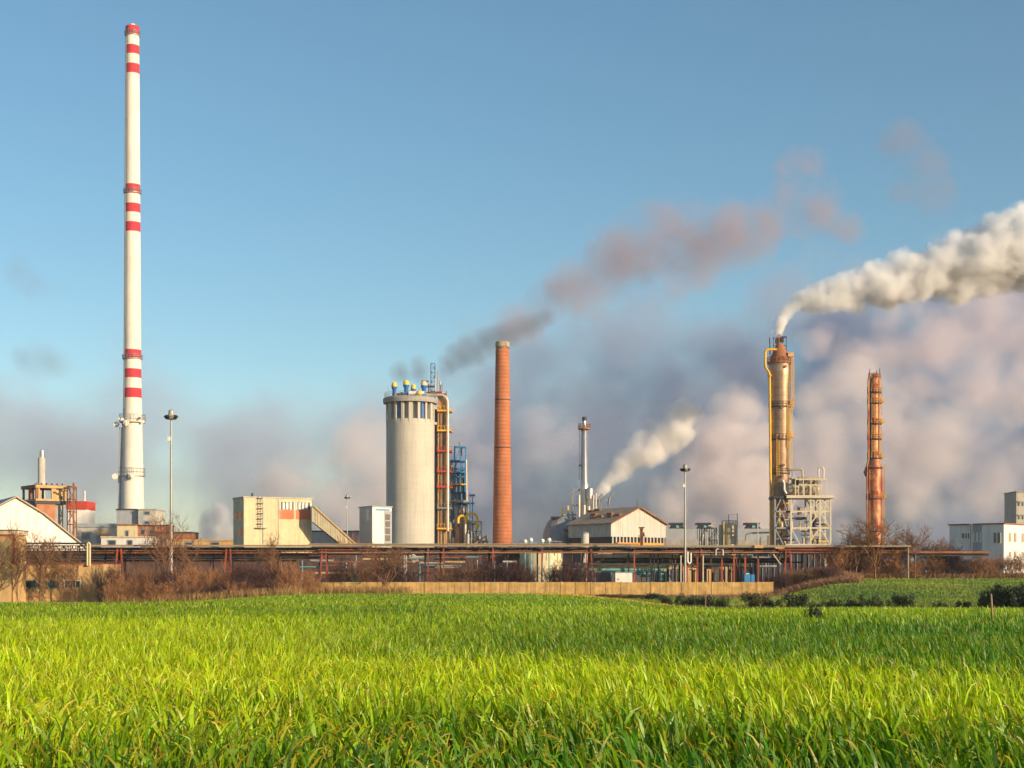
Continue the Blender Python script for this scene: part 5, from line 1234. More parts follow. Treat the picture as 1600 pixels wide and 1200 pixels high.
# ------------------------------------------------------------------ floodlight masts
def mast(px, top, D, k, lab, zb, heads=True):
    s = 1.0; x = wx(px, D); root = thing("floodlight_mast", lab, "floodlight", (x, D, zb), "floodlight masts of the works")
    zt = wz(top, D)
    mb = MB(); mb.cyl((x, D, zb), (x, D, zt - .8 * k), .26 * k, .13 * k, 14); mb.build("pole", "galvanised", root, smooth=True)
    mb = MB(); mb.lathe((x, D, zt - 1.2 * k), [(.2 * k, 0), (.75 * k, .15 * k), (.78 * k, .3 * k), (.4 * k, .38 * k), (.42 * k, 1.1 * k), (.2 * k, 1.3 * k), (0, 1.3 * k)], 14); mb.build("head_frame", "galvanised", root, smooth=True)
    for i in range(8):
        t = 2 * math.pi * (i + .3) / 8; d = Vector((math.cos(t), math.sin(t), 0)); c = Vector((x, D, zt - 1.0 * k)) + d * .78 * k
        u = Vector((-d.y, d.x, 0)) * .27 * k; n_ = (d * .75 + Vector((0, 0, -.65))).normalized(); up = n_.cross(u.normalized()) * .24 * k; b = n_ * .16 * k
        mb = MB(); q = [c - u - up, c + u - up, c + u + up, c - u + up]; mb.hexa([p + b for p in q] + [p - b for p in q]); mb.build("floodlight", "lamp_dark" if i % 3 else "galvanised", root)
    mb = MB(); mb.box(x - .45 * k, x - .1 * k, D - .3, D, zt - 4.4 * k, zt - 3.8 * k); mb.build("control_box", "white_sheet", root)
mast(267.5, 641, 219.0, 1.0, "tall floodlight mast at left, just right of the striped chimney", gz(wx(267, 219), 219))
mast(1070.5, 726, 214.5, .72, "floodlight mast standing in front of the pipe bridge, right of the white hall", gz(wx(1070, 214), 214))
mast(542.5, 773, 360.0, .72, "smallest floodlight mast, between the conveyor and the silo annex", GZ)
# ------------------------------------------------------------------ vegetation
def seg_mesh(name, segs, mats, parts=None):
    """thin three sided prisms along (p0, p1, r0, r1)"""
    P0 = np.array([s[0] for s in segs], float); P1 = np.array([s[1] for s in segs], float)
    R0 = np.array([s[2] for s in segs]); R1 = np.array([s[3] for s in segs]); n = len(segs)
    d = P1 - P0; d /= np.maximum(np.linalg.norm(d, axis=1, keepdims=True), 1e-6)
    a = np.where(np.abs(d[:, 2:3]) < 0.9, np.array([[0, 0, 1.0]]), np.array([[1.0, 0, 0]]))
    u = np.cross(d, a); u /= np.linalg.norm(u, axis=1, keepdims=True); w = np.cross(d, u)
    V = np.zeros((n, 6, 3))
    for k in range(3):
        t = 2 * math.pi * k / 3; o = u * math.cos(t) + w * math.sin(t)
        V[:, k] = P0 + o * R0[:, None]; V[:, 3 + k] = P1 + o * R1[:, None]
    b = np.arange(n)[:, None] * 6
    Fc = np.concatenate([np.concatenate([b + k, b + (k + 1) % 3, b + 3 + (k + 1) % 3, b + 3 + k], 1)[:, None] for k in range(3)], 1).reshape(-1, 4)
    return quad_mesh(name, V.reshape(-1, 3), Fc, mats)
def quad_mesh(name, V, Fc, mat_):
    me = bpy.data.meshes.new(name); V = np.asarray(V, np.float32); Fc = np.asarray(Fc, np.int32)
    me.vertices.add(len(V)); me.vertices.foreach_set("co", V.ravel()); me.loops.add(Fc.size); me.loops.foreach_set("vertex_index", Fc.ravel())
    me.polygons.add(len(Fc)); me.polygons.foreach_set("loop_start", np.arange(0, Fc.size, 4, dtype=np.int32)); me.update(calc_edges=True)
    me.materials.append(M[mat_] if isinstance(mat_, str) else mat_); return me

def grow(rg, segs, p, d, ln, r, lvl, maxl, droop=0.0, split=(2, 4), wig=0.25, up=0.15, thin=0.62, dens_=.75):
    n = 3; q = Vector(p); dd = Vector(d)
    for i in range(n):
        dd = (dd + Vector((rg.gauss(0, wig), rg.gauss(0, wig), rg.gauss(0, wig) + up)) * .5).normalized()
        e = q + dd * ln / n; r1 = r * (1 - .22 * (i + 1) / n * 1.2); segs.append((tuple(q), tuple(e), r * (1 - .22 * i / n * 1.2), max(r1, .006))); q = e
        if lvl < maxl:
            for k in range(rg.randint(*split) if i == n - 1 else (1 if rg.random() < dens_ else 0)):
                a = rg.uniform(0, 2 * math.pi); sp = rg.uniform(.45, .95)
                side = Vector((math.cos(a), math.sin(a), rg.uniform(-.3, .4) - droop)).normalized()
                nd = (dd * (1 - sp * .55) + side * sp).normalized()
                grow(rg, segs, q, nd, ln * rg.uniform(.5, .78), max(r * thin, .009), lvl + 1, maxl, droop, split, wig, up, thin, dens_)

def bare_tree_meshes(seed, h, trunk_h=.22, maxl=4, r=.14, spread=.6, tw=.013):
    rg = random.Random(seed); tr = []; cr = []
    q = Vector((0, 0, -.4)); dd = Vector((rg.gauss(0, .06), rg.gauss(0, .06), 1)).normalized(); n = 4
    for i in range(n):
        e = q + (dd + Vector((rg.gauss(0, .07), rg.gauss(0, .07), 0))).normalized() * (h * trunk_h + .4) / n; tr.append((tuple(q), tuple(e), r * (1 - i * .07), r * (1 - (i + 1) * .07))); q = e
    for k in range(rg.randint(4, 6)):
        a = rg.uniform(0, 2 * math.pi) + k; d = Vector((math.cos(a) * spread, math.sin(a) * spread, rg.uniform(.5, 1.1))).normalized()
        grow(rg, cr, q - Vector((0, 0, rg.uniform(0, h * trunk_h * .4))), d, h * rg.uniform(.26, .36), r * .5, 0, maxl, dens_=.5)
    grow(rg, cr, q, Vector((0, 0, 1)), h * .34, r * .6, 0, maxl, dens_=.5)
    top = max(s[1][2] for s in cr); f = (h - q.z) / max(.1, top - q.z)
    cr = [(tuple((a[0] * 1, a[1] * 1, q.z + (a[2] - q.z) * f)), (b[0], b[1], q.z + (b[2] - q.z) * f), max(c, tw), max(e, tw * .8)) for a, b, c, e in cr]
    return seg_mesh("trunk", tr, "bark"), seg_mesh("crown", cr, "bark")

def shrub_mesh(seed, h, w, stems, mat_, maxl=3, tw=.014):
    rg = random.Random(seed); sg = []
    for k in range(stems):
        a = rg.uniform(0, 2 * math.pi); rr = math.sqrt(rg.random()) * w * .38; lean = rg.uniform(.05, .55)
        p = Vector((math.cos(a) * rr, math.sin(a) * rr, -.2)); b = a + rg.gauss(0, .8)
        grow(rg, sg, p, Vector((math.cos(b) * lean, math.sin(b) * lean, 1)).normalized(), h * rg.uniform(.26, .42), .035, 0, maxl, split=(2, 3), wig=.22, up=.18)
    top = max(s[1][2] for s in sg); f = h / top
    sg = [((a[0], a[1], a[2] * f), (b[0], b[1], b[2] * f), max(c, tw), max(e, tw * .8)) for a, b, c, e in sg]
    return seg_mesh("shrub", sg, mat_)

def leaf_cloud(name, seed, w, h, n, leaf, mat_, base=0.05, depth=None):
    """many leaf sized faces gathered in uneven clumps through the crown"""
    rs = np.random.RandomState(seed); k = 22; depth = depth or w
    cc = np.stack([rs.uniform(-.42, .42, k) * w, rs.uniform(-.4, .4, k) * depth, rs.uniform(.15, .82, k) * h], -1)
    cc[:, 2] *= 1 - .5 * np.abs(cc[:, 0] / w) ** 1.2
    rad = rs.uniform(.10, .24, k) * min(w, h * 1.6)
    i = rs.randint(0, k, n); d = rs.randn(n, 3); d /= np.linalg.norm(d, axis=1, keepdims=True)
    c = cc[i] + d * (rad[i] * rs.rand(n) ** .45)[:, None]; c[:, 2] = np.maximum(c[:, 2], base)
    a = rs.randn(n, 3); a /= np.linalg.norm(a, axis=1, keepdims=True); b = np.cross(a, rs.randn(n, 3)); b /= np.linalg.norm(b, axis=1, keepdims=True)
    L_ = leaf * rs.uniform(.6, 1.4, n)[:, None]
    V = np.stack([c - a * L_, c + b * L_ * .5, c + a * L_, c - b * L_ * .5], 1)
    return quad_mesh(name, V.reshape(-1, 3), np.arange(n * 4).reshape(n, 4), mat_)

def leaf_mat(name, ca, cb, sc=1.2):
    m = bpy.data.materials.new(name); m.use_nodes = True; t = m.node_tree; L = t.links; t.nodes.clear()
    o = NN(t, "ShaderNodeOutputMaterial"); b = NN(t, "ShaderNodeBsdfPrincipled"); tr = NN(t, "ShaderNodeBsdfTranslucent"); ms = NN(t, "ShaderNodeMixShader"); ms.inputs[0].default_value = .25
    b.inputs["Roughness"].default_value = .55; tc = NN(t, "ShaderNodeTexCoord"); n = NN(t, "ShaderNodeTexNoise", i_Scale=sc, i_Detail=3.0); L.new(tc.outputs["Object"], n.inputs["Vector"])
    r = NN(t, "ShaderNodeValToRGB"); r.color_ramp.elements[0].position = .35; r.color_ramp.elements[1].position = .65; r.color_ramp.elements[0].color = c4(ca); r.color_ramp.elements[1].color = c4(cb)
    L.new(n.outputs[0], r.inputs[0]); L.new(r.outputs[0], b.inputs["Base Color"]); L.new(r.outputs[0], tr.inputs[0]); L.new(b.outputs[0], ms.inputs[1]); L.new(tr.outputs[0], ms.inputs[2]); L.new(ms.outputs[0], o.inputs[0]); M[name] = m
leaf_mat("leaf_green", (0.030, 0.055, 0.014), (0.075, 0.105, 0.022))
leaf_mat("leaf_dark", (0.018, 0.034, 0.014), (0.045, 0.065, 0.018))
leaf_mat("leaf_olive", (0.06, 0.06, 0.018), (0.13, 0.10, 0.03))
leaf_mat("meadow_blades", (0.11, 0.21, 0.015), (0.30, 0.34, 0.03), .08)
leaf_mat("dry_stalks", (0.22, 0.13, 0.045), (0.48, 0.30, 0.10), .7)
leaf_mat("tawny_stalks", (0.20, 0.10, 0.045), (0.36, 0.20, 0.09), .7)

def blades(name, xs, ys, hs, wid, mat_, label, cat, seed=1, lean=.35):
    rs = np.random.RandomState(seed); n = len(xs); zs = ground_z(xs, ys)
    a = rs.rand(n) * 2 * math.pi; ln = rs.rand(n) * lean; b = rs.rand(n) * math.pi
    p = np.stack([xs, ys, zs - .05], -1); q = p + np.stack([np.cos(a) * ln * hs, np.sin(a) * ln * hs, hs * .62], -1); r = q + np.stack([np.cos(a) * ln * hs * .9, np.sin(a) * ln * hs * .9, hs * .38], -1)
    sv = np.stack([np.cos(b), np.sin(b), np.zeros(n)], -1) * (wid / 2)
    V = np.stack([p - sv, p + sv, q - sv * .8, q + sv * .8, r - sv * .15, r + sv * .15], 1).reshape(-1, 3)
    bs = np.arange(n)[:, None] * 6
    Fc = np.concatenate([np.concatenate([bs, bs + 1, bs + 3, bs + 2], 1), np.concatenate([bs + 2, bs + 3, bs + 5, bs + 4], 1)])
    me = quad_mesh(name, V, Fc, mat_); o = bpy.data.objects.new(name, me); COL.objects.link(o); tag(o, label, cat, kind="stuff"); return o

# prototypes (unit sized meshes shared by all copies)
SHR = {"red": [shrub_mesh(100 + i, 4.0, 4.4, 22, "bark_orange") for i in range(3)], "dark": [shrub_mesh(200 + i, 4.0, 4.4, 24, "bark_dark") for i in range(2)], "brown": [shrub_mesh(300 + i, 4.0, 4.4, 22, "bark") for i in range(2)]}
print("shrub faces", len(SHR["red"][0].polygons))
TRE = [bare_tree_meshes(40 + i, 7.0, maxl=4, tw=.0125) for i in range(3)]
print("tree faces", len(TRE[0][1].polygons))
BUSH = {k: [leaf_cloud("foliage", 60 + i + 10 * j, 3.2, 2.0, 3600, .085, k) for i in range(3)] for j, k in enumerate(("leaf_green", "leaf_dark", "leaf_olive"))}
twigs = shrub_mesh(77, 1.5, 2.4, 6, "bark_dark", 2)

def put(me, name, root=None, loc=None, sc=(1, 1, 1), rz=0.0):
    o = bpy.data.objects.new(name, me); COL.objects.link(o)
    if root is not None: o.parent = root
    else: o.location = loc; o.scale = sc; o.rotation_euler = (0, 0, rz)
    return o
vr = random.Random(99)
def shrub(px, D, top, wpx, kind, label, group="bare shrubs along the works", base=None):
    x = wx(px, D); z = gz(x, D) if base is None else base; h = wz(top, D) - z; w = wpx * D / F
    me = vr.choice(SHR[kind]); r = vr.uniform(0, 6.28)
    o = put(me, "bare_shrub", None, (x, D, z), (w / 4.6, w / 4.6, h / 4.0), r); tag(o, label, "shrub", group)
def tree(px, D, top, wpx, i, label, mt=None, group="bare trees round the works"):
    x = wx(px, D); z = gz(x, D); h = wz(top, D) - z; r = thing("bare_tree", label, "tree", (x, D, z), group)
    sw = wpx * D / F / 5.2; r.scale = (sw, sw, h / 7.0); r.rotation_euler = (0, 0, vr.uniform(0, 6.28))
    put(TRE[i][0], "trunk", r); put(TRE[i][1], "crown", r)
def bush(px, D, top, wpx, kind, label, group="green bushes in the hedge line", base=None):
    x = wx(px, D); z = gz(x, D); h = wz(top, D) - z; r = thing("leafy_bush", label, "bush", (x, D, z), group)
    sw = wpx * D / F / 3.2; r.scale = (sw, sw, max(.2, h / 2.0)); r.rotation_euler = (0, 0, vr.uniform(0, 6.28))
    put(vr.choice(BUSH[kind]), "foliage", r); put(twigs, "stems", r)

# --- left shrub belt
tree(62, 183, 824, 66, 0, "biggest bare tree at left, in front of the tan block's middle windows")
tree(20, 182, 808, 46, 1, "bare tree in front of the tan gatehouse at the far left edge")
tree(-8, 181, 848, 50, 2, "bare tree cut by the left edge of the picture")
tree(96, 186, 850, 46, 2, "slender bare tree before the tan block's right window group")
tree(118, 187, 860, 44, 1, "low bare tree at the right half of the tan block")
for px, D, top, w, k, lab in [
    (100, 181, 930, 30, "brown", "low dark scrub under the tan block's right windows"),
    (172, 186, 862, 44, "dark", "dark bare shrub directly right of the tan block"), (200, 186, 880, 50, "red", "rust brown shrub left of the tall floodlight mast, lower one"), (230, 187, 866, 60, "brown", "wide brown shrub at the left of the tall floodlight mast"),
    (262, 188, 874, 56, "dark", "dark shrub at the foot of the tall floodlight mast"), (292, 189, 880, 60, "red", "orange brown shrub just right of the tall floodlight mast"), (325, 190, 872, 60, "red", "orange brown shrub below the steam puff"),
    (356, 190, 878, 60, "brown", "brown shrub below the left corner of the cream block"), (388, 191, 866, 62, "dark", "dark purple shrub below the cage ladder of the cream block"), (420, 192, 872, 66, "dark", "wide dark shrub below the middle of the cream block"),
    (448, 192, 868, 56, "red", "reddish shrub below the orange panels"), (474, 193, 886, 48, "red", "low orange brown shrub at the right end of the shrub belt"), (185, 184, 905, 40, "red", "low rust shrub in front, right of the tan block"),
    (215, 184, 902, 44, "brown", "low front shrub below the grey annex"), (306, 185, 905, 50, "brown", "low brown front shrub midway between mast and cream block"), (345, 186, 900, 52, "dark", "low dark front shrub under the cream block's left wall"),
    (400, 187, 898, 58, "dark", "darkest low front shrub under the cream block"), (440, 188, 902, 50, "red", "low red front shrub near the end of the belt"), (255, 184, 905, 46, "red", "low rusty front shrub touching the tall mast"),
    (372, 186, 905, 46, "red", "low reddish front shrub between two dark ones")]:
    shrub(px, D, top, w, k, lab)
tree(262, 200, 794, 62, 0, "twiggy tree top standing behind the tall floodlight mast")
tree(298, 204, 826, 46, 2, "thin bare tree right of the tall floodlight mast, behind the shrubs")
tree(428, 205, 826, 44, 1, "small bare tree rising in front of the cream block's foot")
tree(597, 203, 846, 84, 0, "lone dark bare tree before the wall, below the silo annex")
for px, D, top, w, k, lab in [
    (535, 218, 868, 60, "dark", "dark shrub behind the wall just right of the red trestle"), (565, 219, 862, 60, "brown", "brown shrub behind the wall, left of the lone tree"), (628, 219, 868, 60, "dark", "dark shrub behind the wall, right of the lone tree"),
    (715, 219, 864, 66, "brown", "grey brown rounded shrub behind the wall below the blue steel tower"), (748, 219, 866, 60, "dark", "dark shrub behind the wall, left of the brick chimney's foot"), (790, 220, 864, 66, "dark", "dark shrub behind the wall below the brick chimney"),
    (822, 220, 872, 40, "dark", "narrow shrub before the pale round tank, left one"), (872, 220, 868, 50, "dark", "shrub before the pale round tank's right edge"), (905, 219, 862, 56, "dark", "tall dark shrub at the rusty A trestle below the white hall"),
    (540, 300, 826, 44, "red", "reddish bare thicket at the foot of the smallest floodlight mast"), (575, 320, 838, 34, "dark", "small thicket left of the silo annex base"), (640, 300, 846, 30, "brown", "small twiggy tuft before the silo's foot")]:
    shrub(px, D, top, w, k, lab)
bush(548, 217, 893, 22, "leaf_dark", "small green conifer like bush behind the wall by the red trestle", "single green bushes")
# --- right side
tree(1368, 224, 802, 76, 0, "large bare tree in front of the rusty column's foot")
tree(1338, 225, 818, 64, 1, "spreading bare tree left of the rusty column")
tree(1430, 225, 812, 64, 2, "crooked bare tree between the rusty column and the white office block")
tree(1402, 226, 832, 50, 1, "smaller bare tree just right of the rusty column")
for px, D, top, w, k, lab in [
    (1308, 226, 842, 60, "red", "reddish thicket right of the steel rack's foot"), (1345, 228, 838, 70, "brown", "brown thicket left of the rusty column's foot"), (1395, 228, 838, 66, "red", "reddish thicket under the rusty column"),
    (1455, 228, 826, 60, "brown", "brown thicket midway to the white office block"), (1482, 229, 838, 50, "dark", "dark thicket touching the office block's left edge"), (1290, 214, 878, 50, "dark", "dark scrub on the mound below the steel rack"),
    (1330, 228, 868, 56, "dark", "dark low scrub right of the mound"), (1370, 228, 870, 60, "red", "tawny scrub on the bank below the rusty column"), (1410, 227, 872, 60, "red", "tawny scrub on the bank below the end post"),
    (1445, 228, 866, 60, "brown", "brown scrub on the bank right of the end post"), (1480, 228, 868, 56, "dark", "dark scrub below the office block's left corner"), (1515, 229, 860, 56, "brown", "brown scrub below the office block's first windows"),
    (1545, 229, 862, 54, "red", "tawny scrub below the office block's shaded wall"), (1575, 229, 858, 50, "brown", "brown scrub below the office block's corner"), (1605, 229, 866, 56, "red", "tawny scrub at the right edge below the office block"),
    (1210, 215, 886, 40, "dark", "low dark scrub at the right end of the wall"), (1240, 216, 880, 40, "brown", "brown scrub on top of the mound's left side"),
    (1350, 230, 892, 60, "red", "lowest tawny scrub on the bank, left one"), (1400, 230, 892, 60, "red", "lowest tawny scrub on the bank, middle one"), (1460, 230, 890, 60, "brown", "lowest brown scrub on the bank, right one"), (1530, 231, 888, 60, "red", "lowest tawny scrub right of the pale rubble")]:
    shrub(px, D, top, w, k, lab, "bare scrub on the right bank")
G = "green bushes in the hedge line"
for px, D, top, w, k, lab in [
    (905, 196, 929, 40, "leaf_olive", "low olive bush at the wall foot right of the small red marker"), (945, 196, 928, 44, "leaf_olive", "low olive bush at the wall foot below the white cabin's left"), (985, 194, 928, 44, "leaf_olive", "low olive bush at the wall foot below the white cabin"),
    (1020, 190, 926, 36, "leaf_dark", "low dark bush at the wall foot left of the floodlight mast"), (1040, 160, 928, 20, "leaf_green", "small round green bush left of the thin post"), (1072, 158, 928, 34, "leaf_dark", "dark bush below the middle floodlight mast"), (1104, 156, 929, 32, "leaf_dark", "dark bush behind the thin leaning post"),
    (1128, 155, 930, 20, "leaf_green", "small bush right of the thin leaning post"), (1180, 152, 925, 44, "leaf_olive", "wide olive bush below the blue containers"), (1242, 150, 923, 39, "leaf_dark", "tall dark bush above the lone field bush"), (1210, 150, 935, 34, "leaf_dark", "low dark bush between the olive and the tall dark bush"),
    (1282, 150, 939, 34, "leaf_dark", "low dark bush right of the tall dark bush"), (1305, 150, 931, 25, "leaf_green", "pointed green bush left of the two big round ones"), (1330, 149, 935, 28, "leaf_dark", "low dark bush left of the two big round ones"),
    (1362, 148, 923, 37, "leaf_green", "left one of the two big round green bushes"), (1407, 148, 925, 42, "leaf_green", "right one of the two big round green bushes"), (1470, 147, 938, 22, "leaf_green", "small round bush alone in the stubble gap"),
    (1504, 147, 937, 28, "leaf_dark", "low dark bush left of the leaning pole"), (1545, 146, 917, 36, "leaf_dark", "upright dark bush behind the leaning pole"), (1590, 145, 907, 70, "leaf_dark", "largest dark bush at the right edge")]:
    bush(px, D, top, w, k, lab, G)
bush(1598, 144, 912, 50, "leaf_dark", "dark bush crowding the largest one at the right edge", G)
bush(1571, 146, 915, 34, "leaf_dark", "dark bush filling the gap beside the largest one", G)
bush(1272, 40, 941, 34, "leaf_dark", "lone low dark bush standing out in the wheat", "single green bushes")
# --- posts in the field
x = wx(1553, 38); z = gz(x, 38)
r = thing("leaning_pole", "slim leaning wooden pole in the field before the largest bush", "pole", (x, 38, z))
mb = MB(); mb.cyl((wx(1554, 38), 38, z - .3), (wx(1548.5, 38), 38, wz(929, 38)), .034, .026, 10); mb.build("shaft", "wood_pole", r, smooth=True)
mb = MB(); mb.cyl((wx(1548.5, 38), 38, wz(929, 38)), (wx(1548.4, 38), 38, wz(928, 38)), .03, .012, 10); mb.build("pole_cap", "grey_concrete", r)
x = wx(1102, 140); z = gz(x, 140)
r = thing("thin_post", "thin grey post in front of the dark bushes, left of centre right", "post", (x, 140, z))
mb = MB(); mb.cyl((x, 140, z - .2), (x + .06, 140, wz(922, 140)), .05, .04, 8); mb.build("shaft", "wood_pole", r, smooth=True)
mb = MB(); mb.cyl((x, 140, z - .1), (x, 140, z + .5), .11, .09, 8); mb.build("footing", "pale_concrete", r, smooth=True)
x = wx(843.5, 188); z = wz(934, 188)
r = thing("marker_stone", "tiny red and white marker at the field edge before the wall", "marker", (x, 188, z))
mb = MB(); mb.pbox(188, 840, 847, 930.6, 945, .3); mb.build("white_body", "white_sheet", r)
mb = MB(); mb.pbox(188, 839.6, 847.4, 926.8, 930.5, .4, -.05); mb.build("red_top", "red_paint", r)
# --- pale rubble on the right bank
for i, (px, py, w) in enumerate([(1492, 896, 7), (1504, 899, 8), (1516, 897, 5), (1530, 903, 4)]):
    D = 226; x = wx(px, D); z = gz(x, D); import bmesh
    bm = bmesh.new(); bmesh.ops.create_icosphere(bm, subdivisions=2, radius=w * D / F * .42)
    for v in bm.verts: v.co += v.co.normalized() * (mnoise.noise(v.co * 3 + Vector((i * 9, 0, 0))) * .25); v.co.z *= .6
    me = bpy.data.meshes.new("rubble_block"); bm.to_mesh(me); bm.free(); me.materials.append(M["pale_concrete"])
    o = bpy.data.objects.new("rubble_block", me); COL.objects.link(o); o.location = (x, D, z + .15)
    tag(o, ["leftmost pale rubble lump on the right bank", "largest pale rubble lump on the right bank", "pale rubble lump third from left on the right bank", "smallest pale rubble lump at the right end of the row"][i], "rubble", "pale rubble on the right bank")
# --- dry grass as stuff
rs = np.random.RandomState(3)
n = 34000; u = rs.uniform(-60, 640, n); y = rs.uniform(181, 200, n) ; y = np.where(u > 470, rs.uniform(198, 209, n), y)
blades("dry_grass", (u - 800) / 2400 * y, y, np.where(u < 165, rs.uniform(.3, .9, n), rs.uniform(.5, 1.8, n)), .07, "dry_stalks", "golden dry grass along the foot of the left shrubs and tan block", "dry grass", 1)
n = 16000; u = rs.uniform(640, 1230, n); y = rs.uniform(199, 210, n)
blades("wall_foot_grass", (u - 800) / 2400 * y, y, rs.uniform(.25, .7, n), .06, "tawny_stalks", "brown dry grass along the foot of the ochre wall", "dry grass", 2)
n = 60000; u = rs.normal(1275, 60, n); y = rs.uniform(205, 236, n); u = np.where(rs.rand(n) < .5, rs.uniform(1215, 1700, n), u); y = np.where(u > 1345, rs.uniform(225, 238, n), y)
blades("bank_grass", (u - 800) / 2400 * y, y, rs.uniform(.3, 1.0, n), .07, "tawny_stalks", "tawny dry grass covering the mound and bank at right", "dry grass", 3, .7)
n = 9000; u = rs.uniform(900, 1700, n); y = rs.uniform(144, 158, n)
blades("hedge_grass", (u - 800) / 2400 * y, y, rs.uniform(.25, .7, n), .07, "leaf_olive", "rough olive grass between the hedge bushes", "grass", 4)
n = 60000; u = rs.uniform(900, 1720, n); y = rs.uniform(158, 232, n)
blades("meadow_grass", (u - 800) / 2400 * y, y, rs.uniform(.08, .26, n), .09, "meadow_blades", "short green grass on the strip behind the hedge bushes", "grass", 5)
# ------------------------------------------------------------------ smoke and steam
def puff_mesh(balls, voxel, amp, fr, octv=3, seed=0, smooth=3):
    """union of balls, voxel remeshed, then pushed out into cauliflower lumps"""
    import bmesh
    bm = bmesh.new()
    for (c, r) in balls: bmesh.ops.create_icosphere(bm, subdivisions=2, radius=r, matrix=Matrix.Translation(c))
    me = bpy.data.meshes.new("tmp"); bm.to_mesh(me); bm.free()
    ob = bpy.data.objects.new("tmp", me); COL.objects.link(ob)
    md = ob.modifiers.new("r", 'REMESH'); md.mode = 'VOXEL'; md.voxel_size = voxel
    md2 = ob.modifiers.new("s", 'SMOOTH'); md2.iterations = smooth; md2.factor = 0.5
    dg = bpy.context.evaluated_depsgraph_get()
    me2 = bpy.data.meshes.new_from_object(ob.evaluated_get(dg))
    bpy.data.objects.remove(ob); bpy.data.meshes.remove(me)
    if amp:
        off = Vector((seed * 13.7, seed * 5.1, 0)); nrm = [v.normal.copy() for v in me2.vertices]
        for v, n in zip(me2.vertices, nrm):
            d = 0; a = 1; f = fr
            for k in range(octv):
                q = mnoise.voronoi((v.co * f) + off)[0][0]; d += a * (0.5 - q); a *= 0.5; f *= 2.1
            v.co = v.co + n * (d * amp)
    for p in me2.polygons: p.use_smooth = True
    return me2

def plume_balls(path, D, n, seed, rmin=0.35, rmax=0.7, depth=1.0):
    rg = random.Random(seed); out = []; s = D / F
    seg = [math.hypot(b[0]-a[0], b[1]-a[1]) / (0.5*(a[2]+b[2])) for a, b in zip(path[:-1], path[1:])]
    tot = sum(seg)
    for (a, b, w) in zip(path[:-1], path[1:], seg):
        k = max(2, int(n * w / tot))
        for i in range(k):
            t = (i + rg.random()) / k
            px = a[0]+(b[0]-a[0])*t; py = a[1]+(b[1]-a[1])*t; r = (a[2]+(b[2]-a[2])*t); rr = r * rg.uniform(rmin, rmax)
            ang = rg.uniform(0, 2*math.pi); q = math.sqrt(rg.random()) * max(0, r - rr*0.6)
            out.append((Vector((wx(px + math.cos(ang)*q*0.6, D), D + rg.uniform(-1, 1)*q*s*depth, wz(py + math.sin(ang)*q, D))), rr * s))
    return out

def vmath(t, op, a, b=None, c=None, clamp=False):
    n = NN(t, "ShaderNodeMath", operation=op); n.use_clamp = clamp
    for i, v in enumerate((a, b, c)):
        if v is None: continue
        if isinstance(v, (int, float)): n.inputs[i].default_value = v
        else: t.links.new(v, n.inputs[i])
    return n.outputs[0]

def steam_object(name, path, D, n, seed, dens, color, label, cat, voxel, amp, fr, depth=1.0, rmin=.35, rmax=.7, aniso=0.0):
    me = puff_mesh(plume_balls(path, D, n, seed, rmin, rmax, depth), voxel, amp, fr, 4, seed)
    m = bpy.data.materials.new(name + "_vapour"); m.use_nodes = True; t = m.node_tree; t.nodes.clear()
    o = NN(t, "ShaderNodeOutputMaterial"); v = NN(t, "ShaderNodeVolumePrincipled")
    v.inputs["Color"].default_value = c4(color); v.inputs["Density"].default_value = dens; v.inputs["Anisotropy"].default_value = aniso
    t.links.new(v.outputs[0], o.inputs["Volume"])
    me.materials.append(m); me.name = name
    ob = bpy.data.objects.new(name, me); COL.objects.link(ob); tag(ob, label, cat); return ob

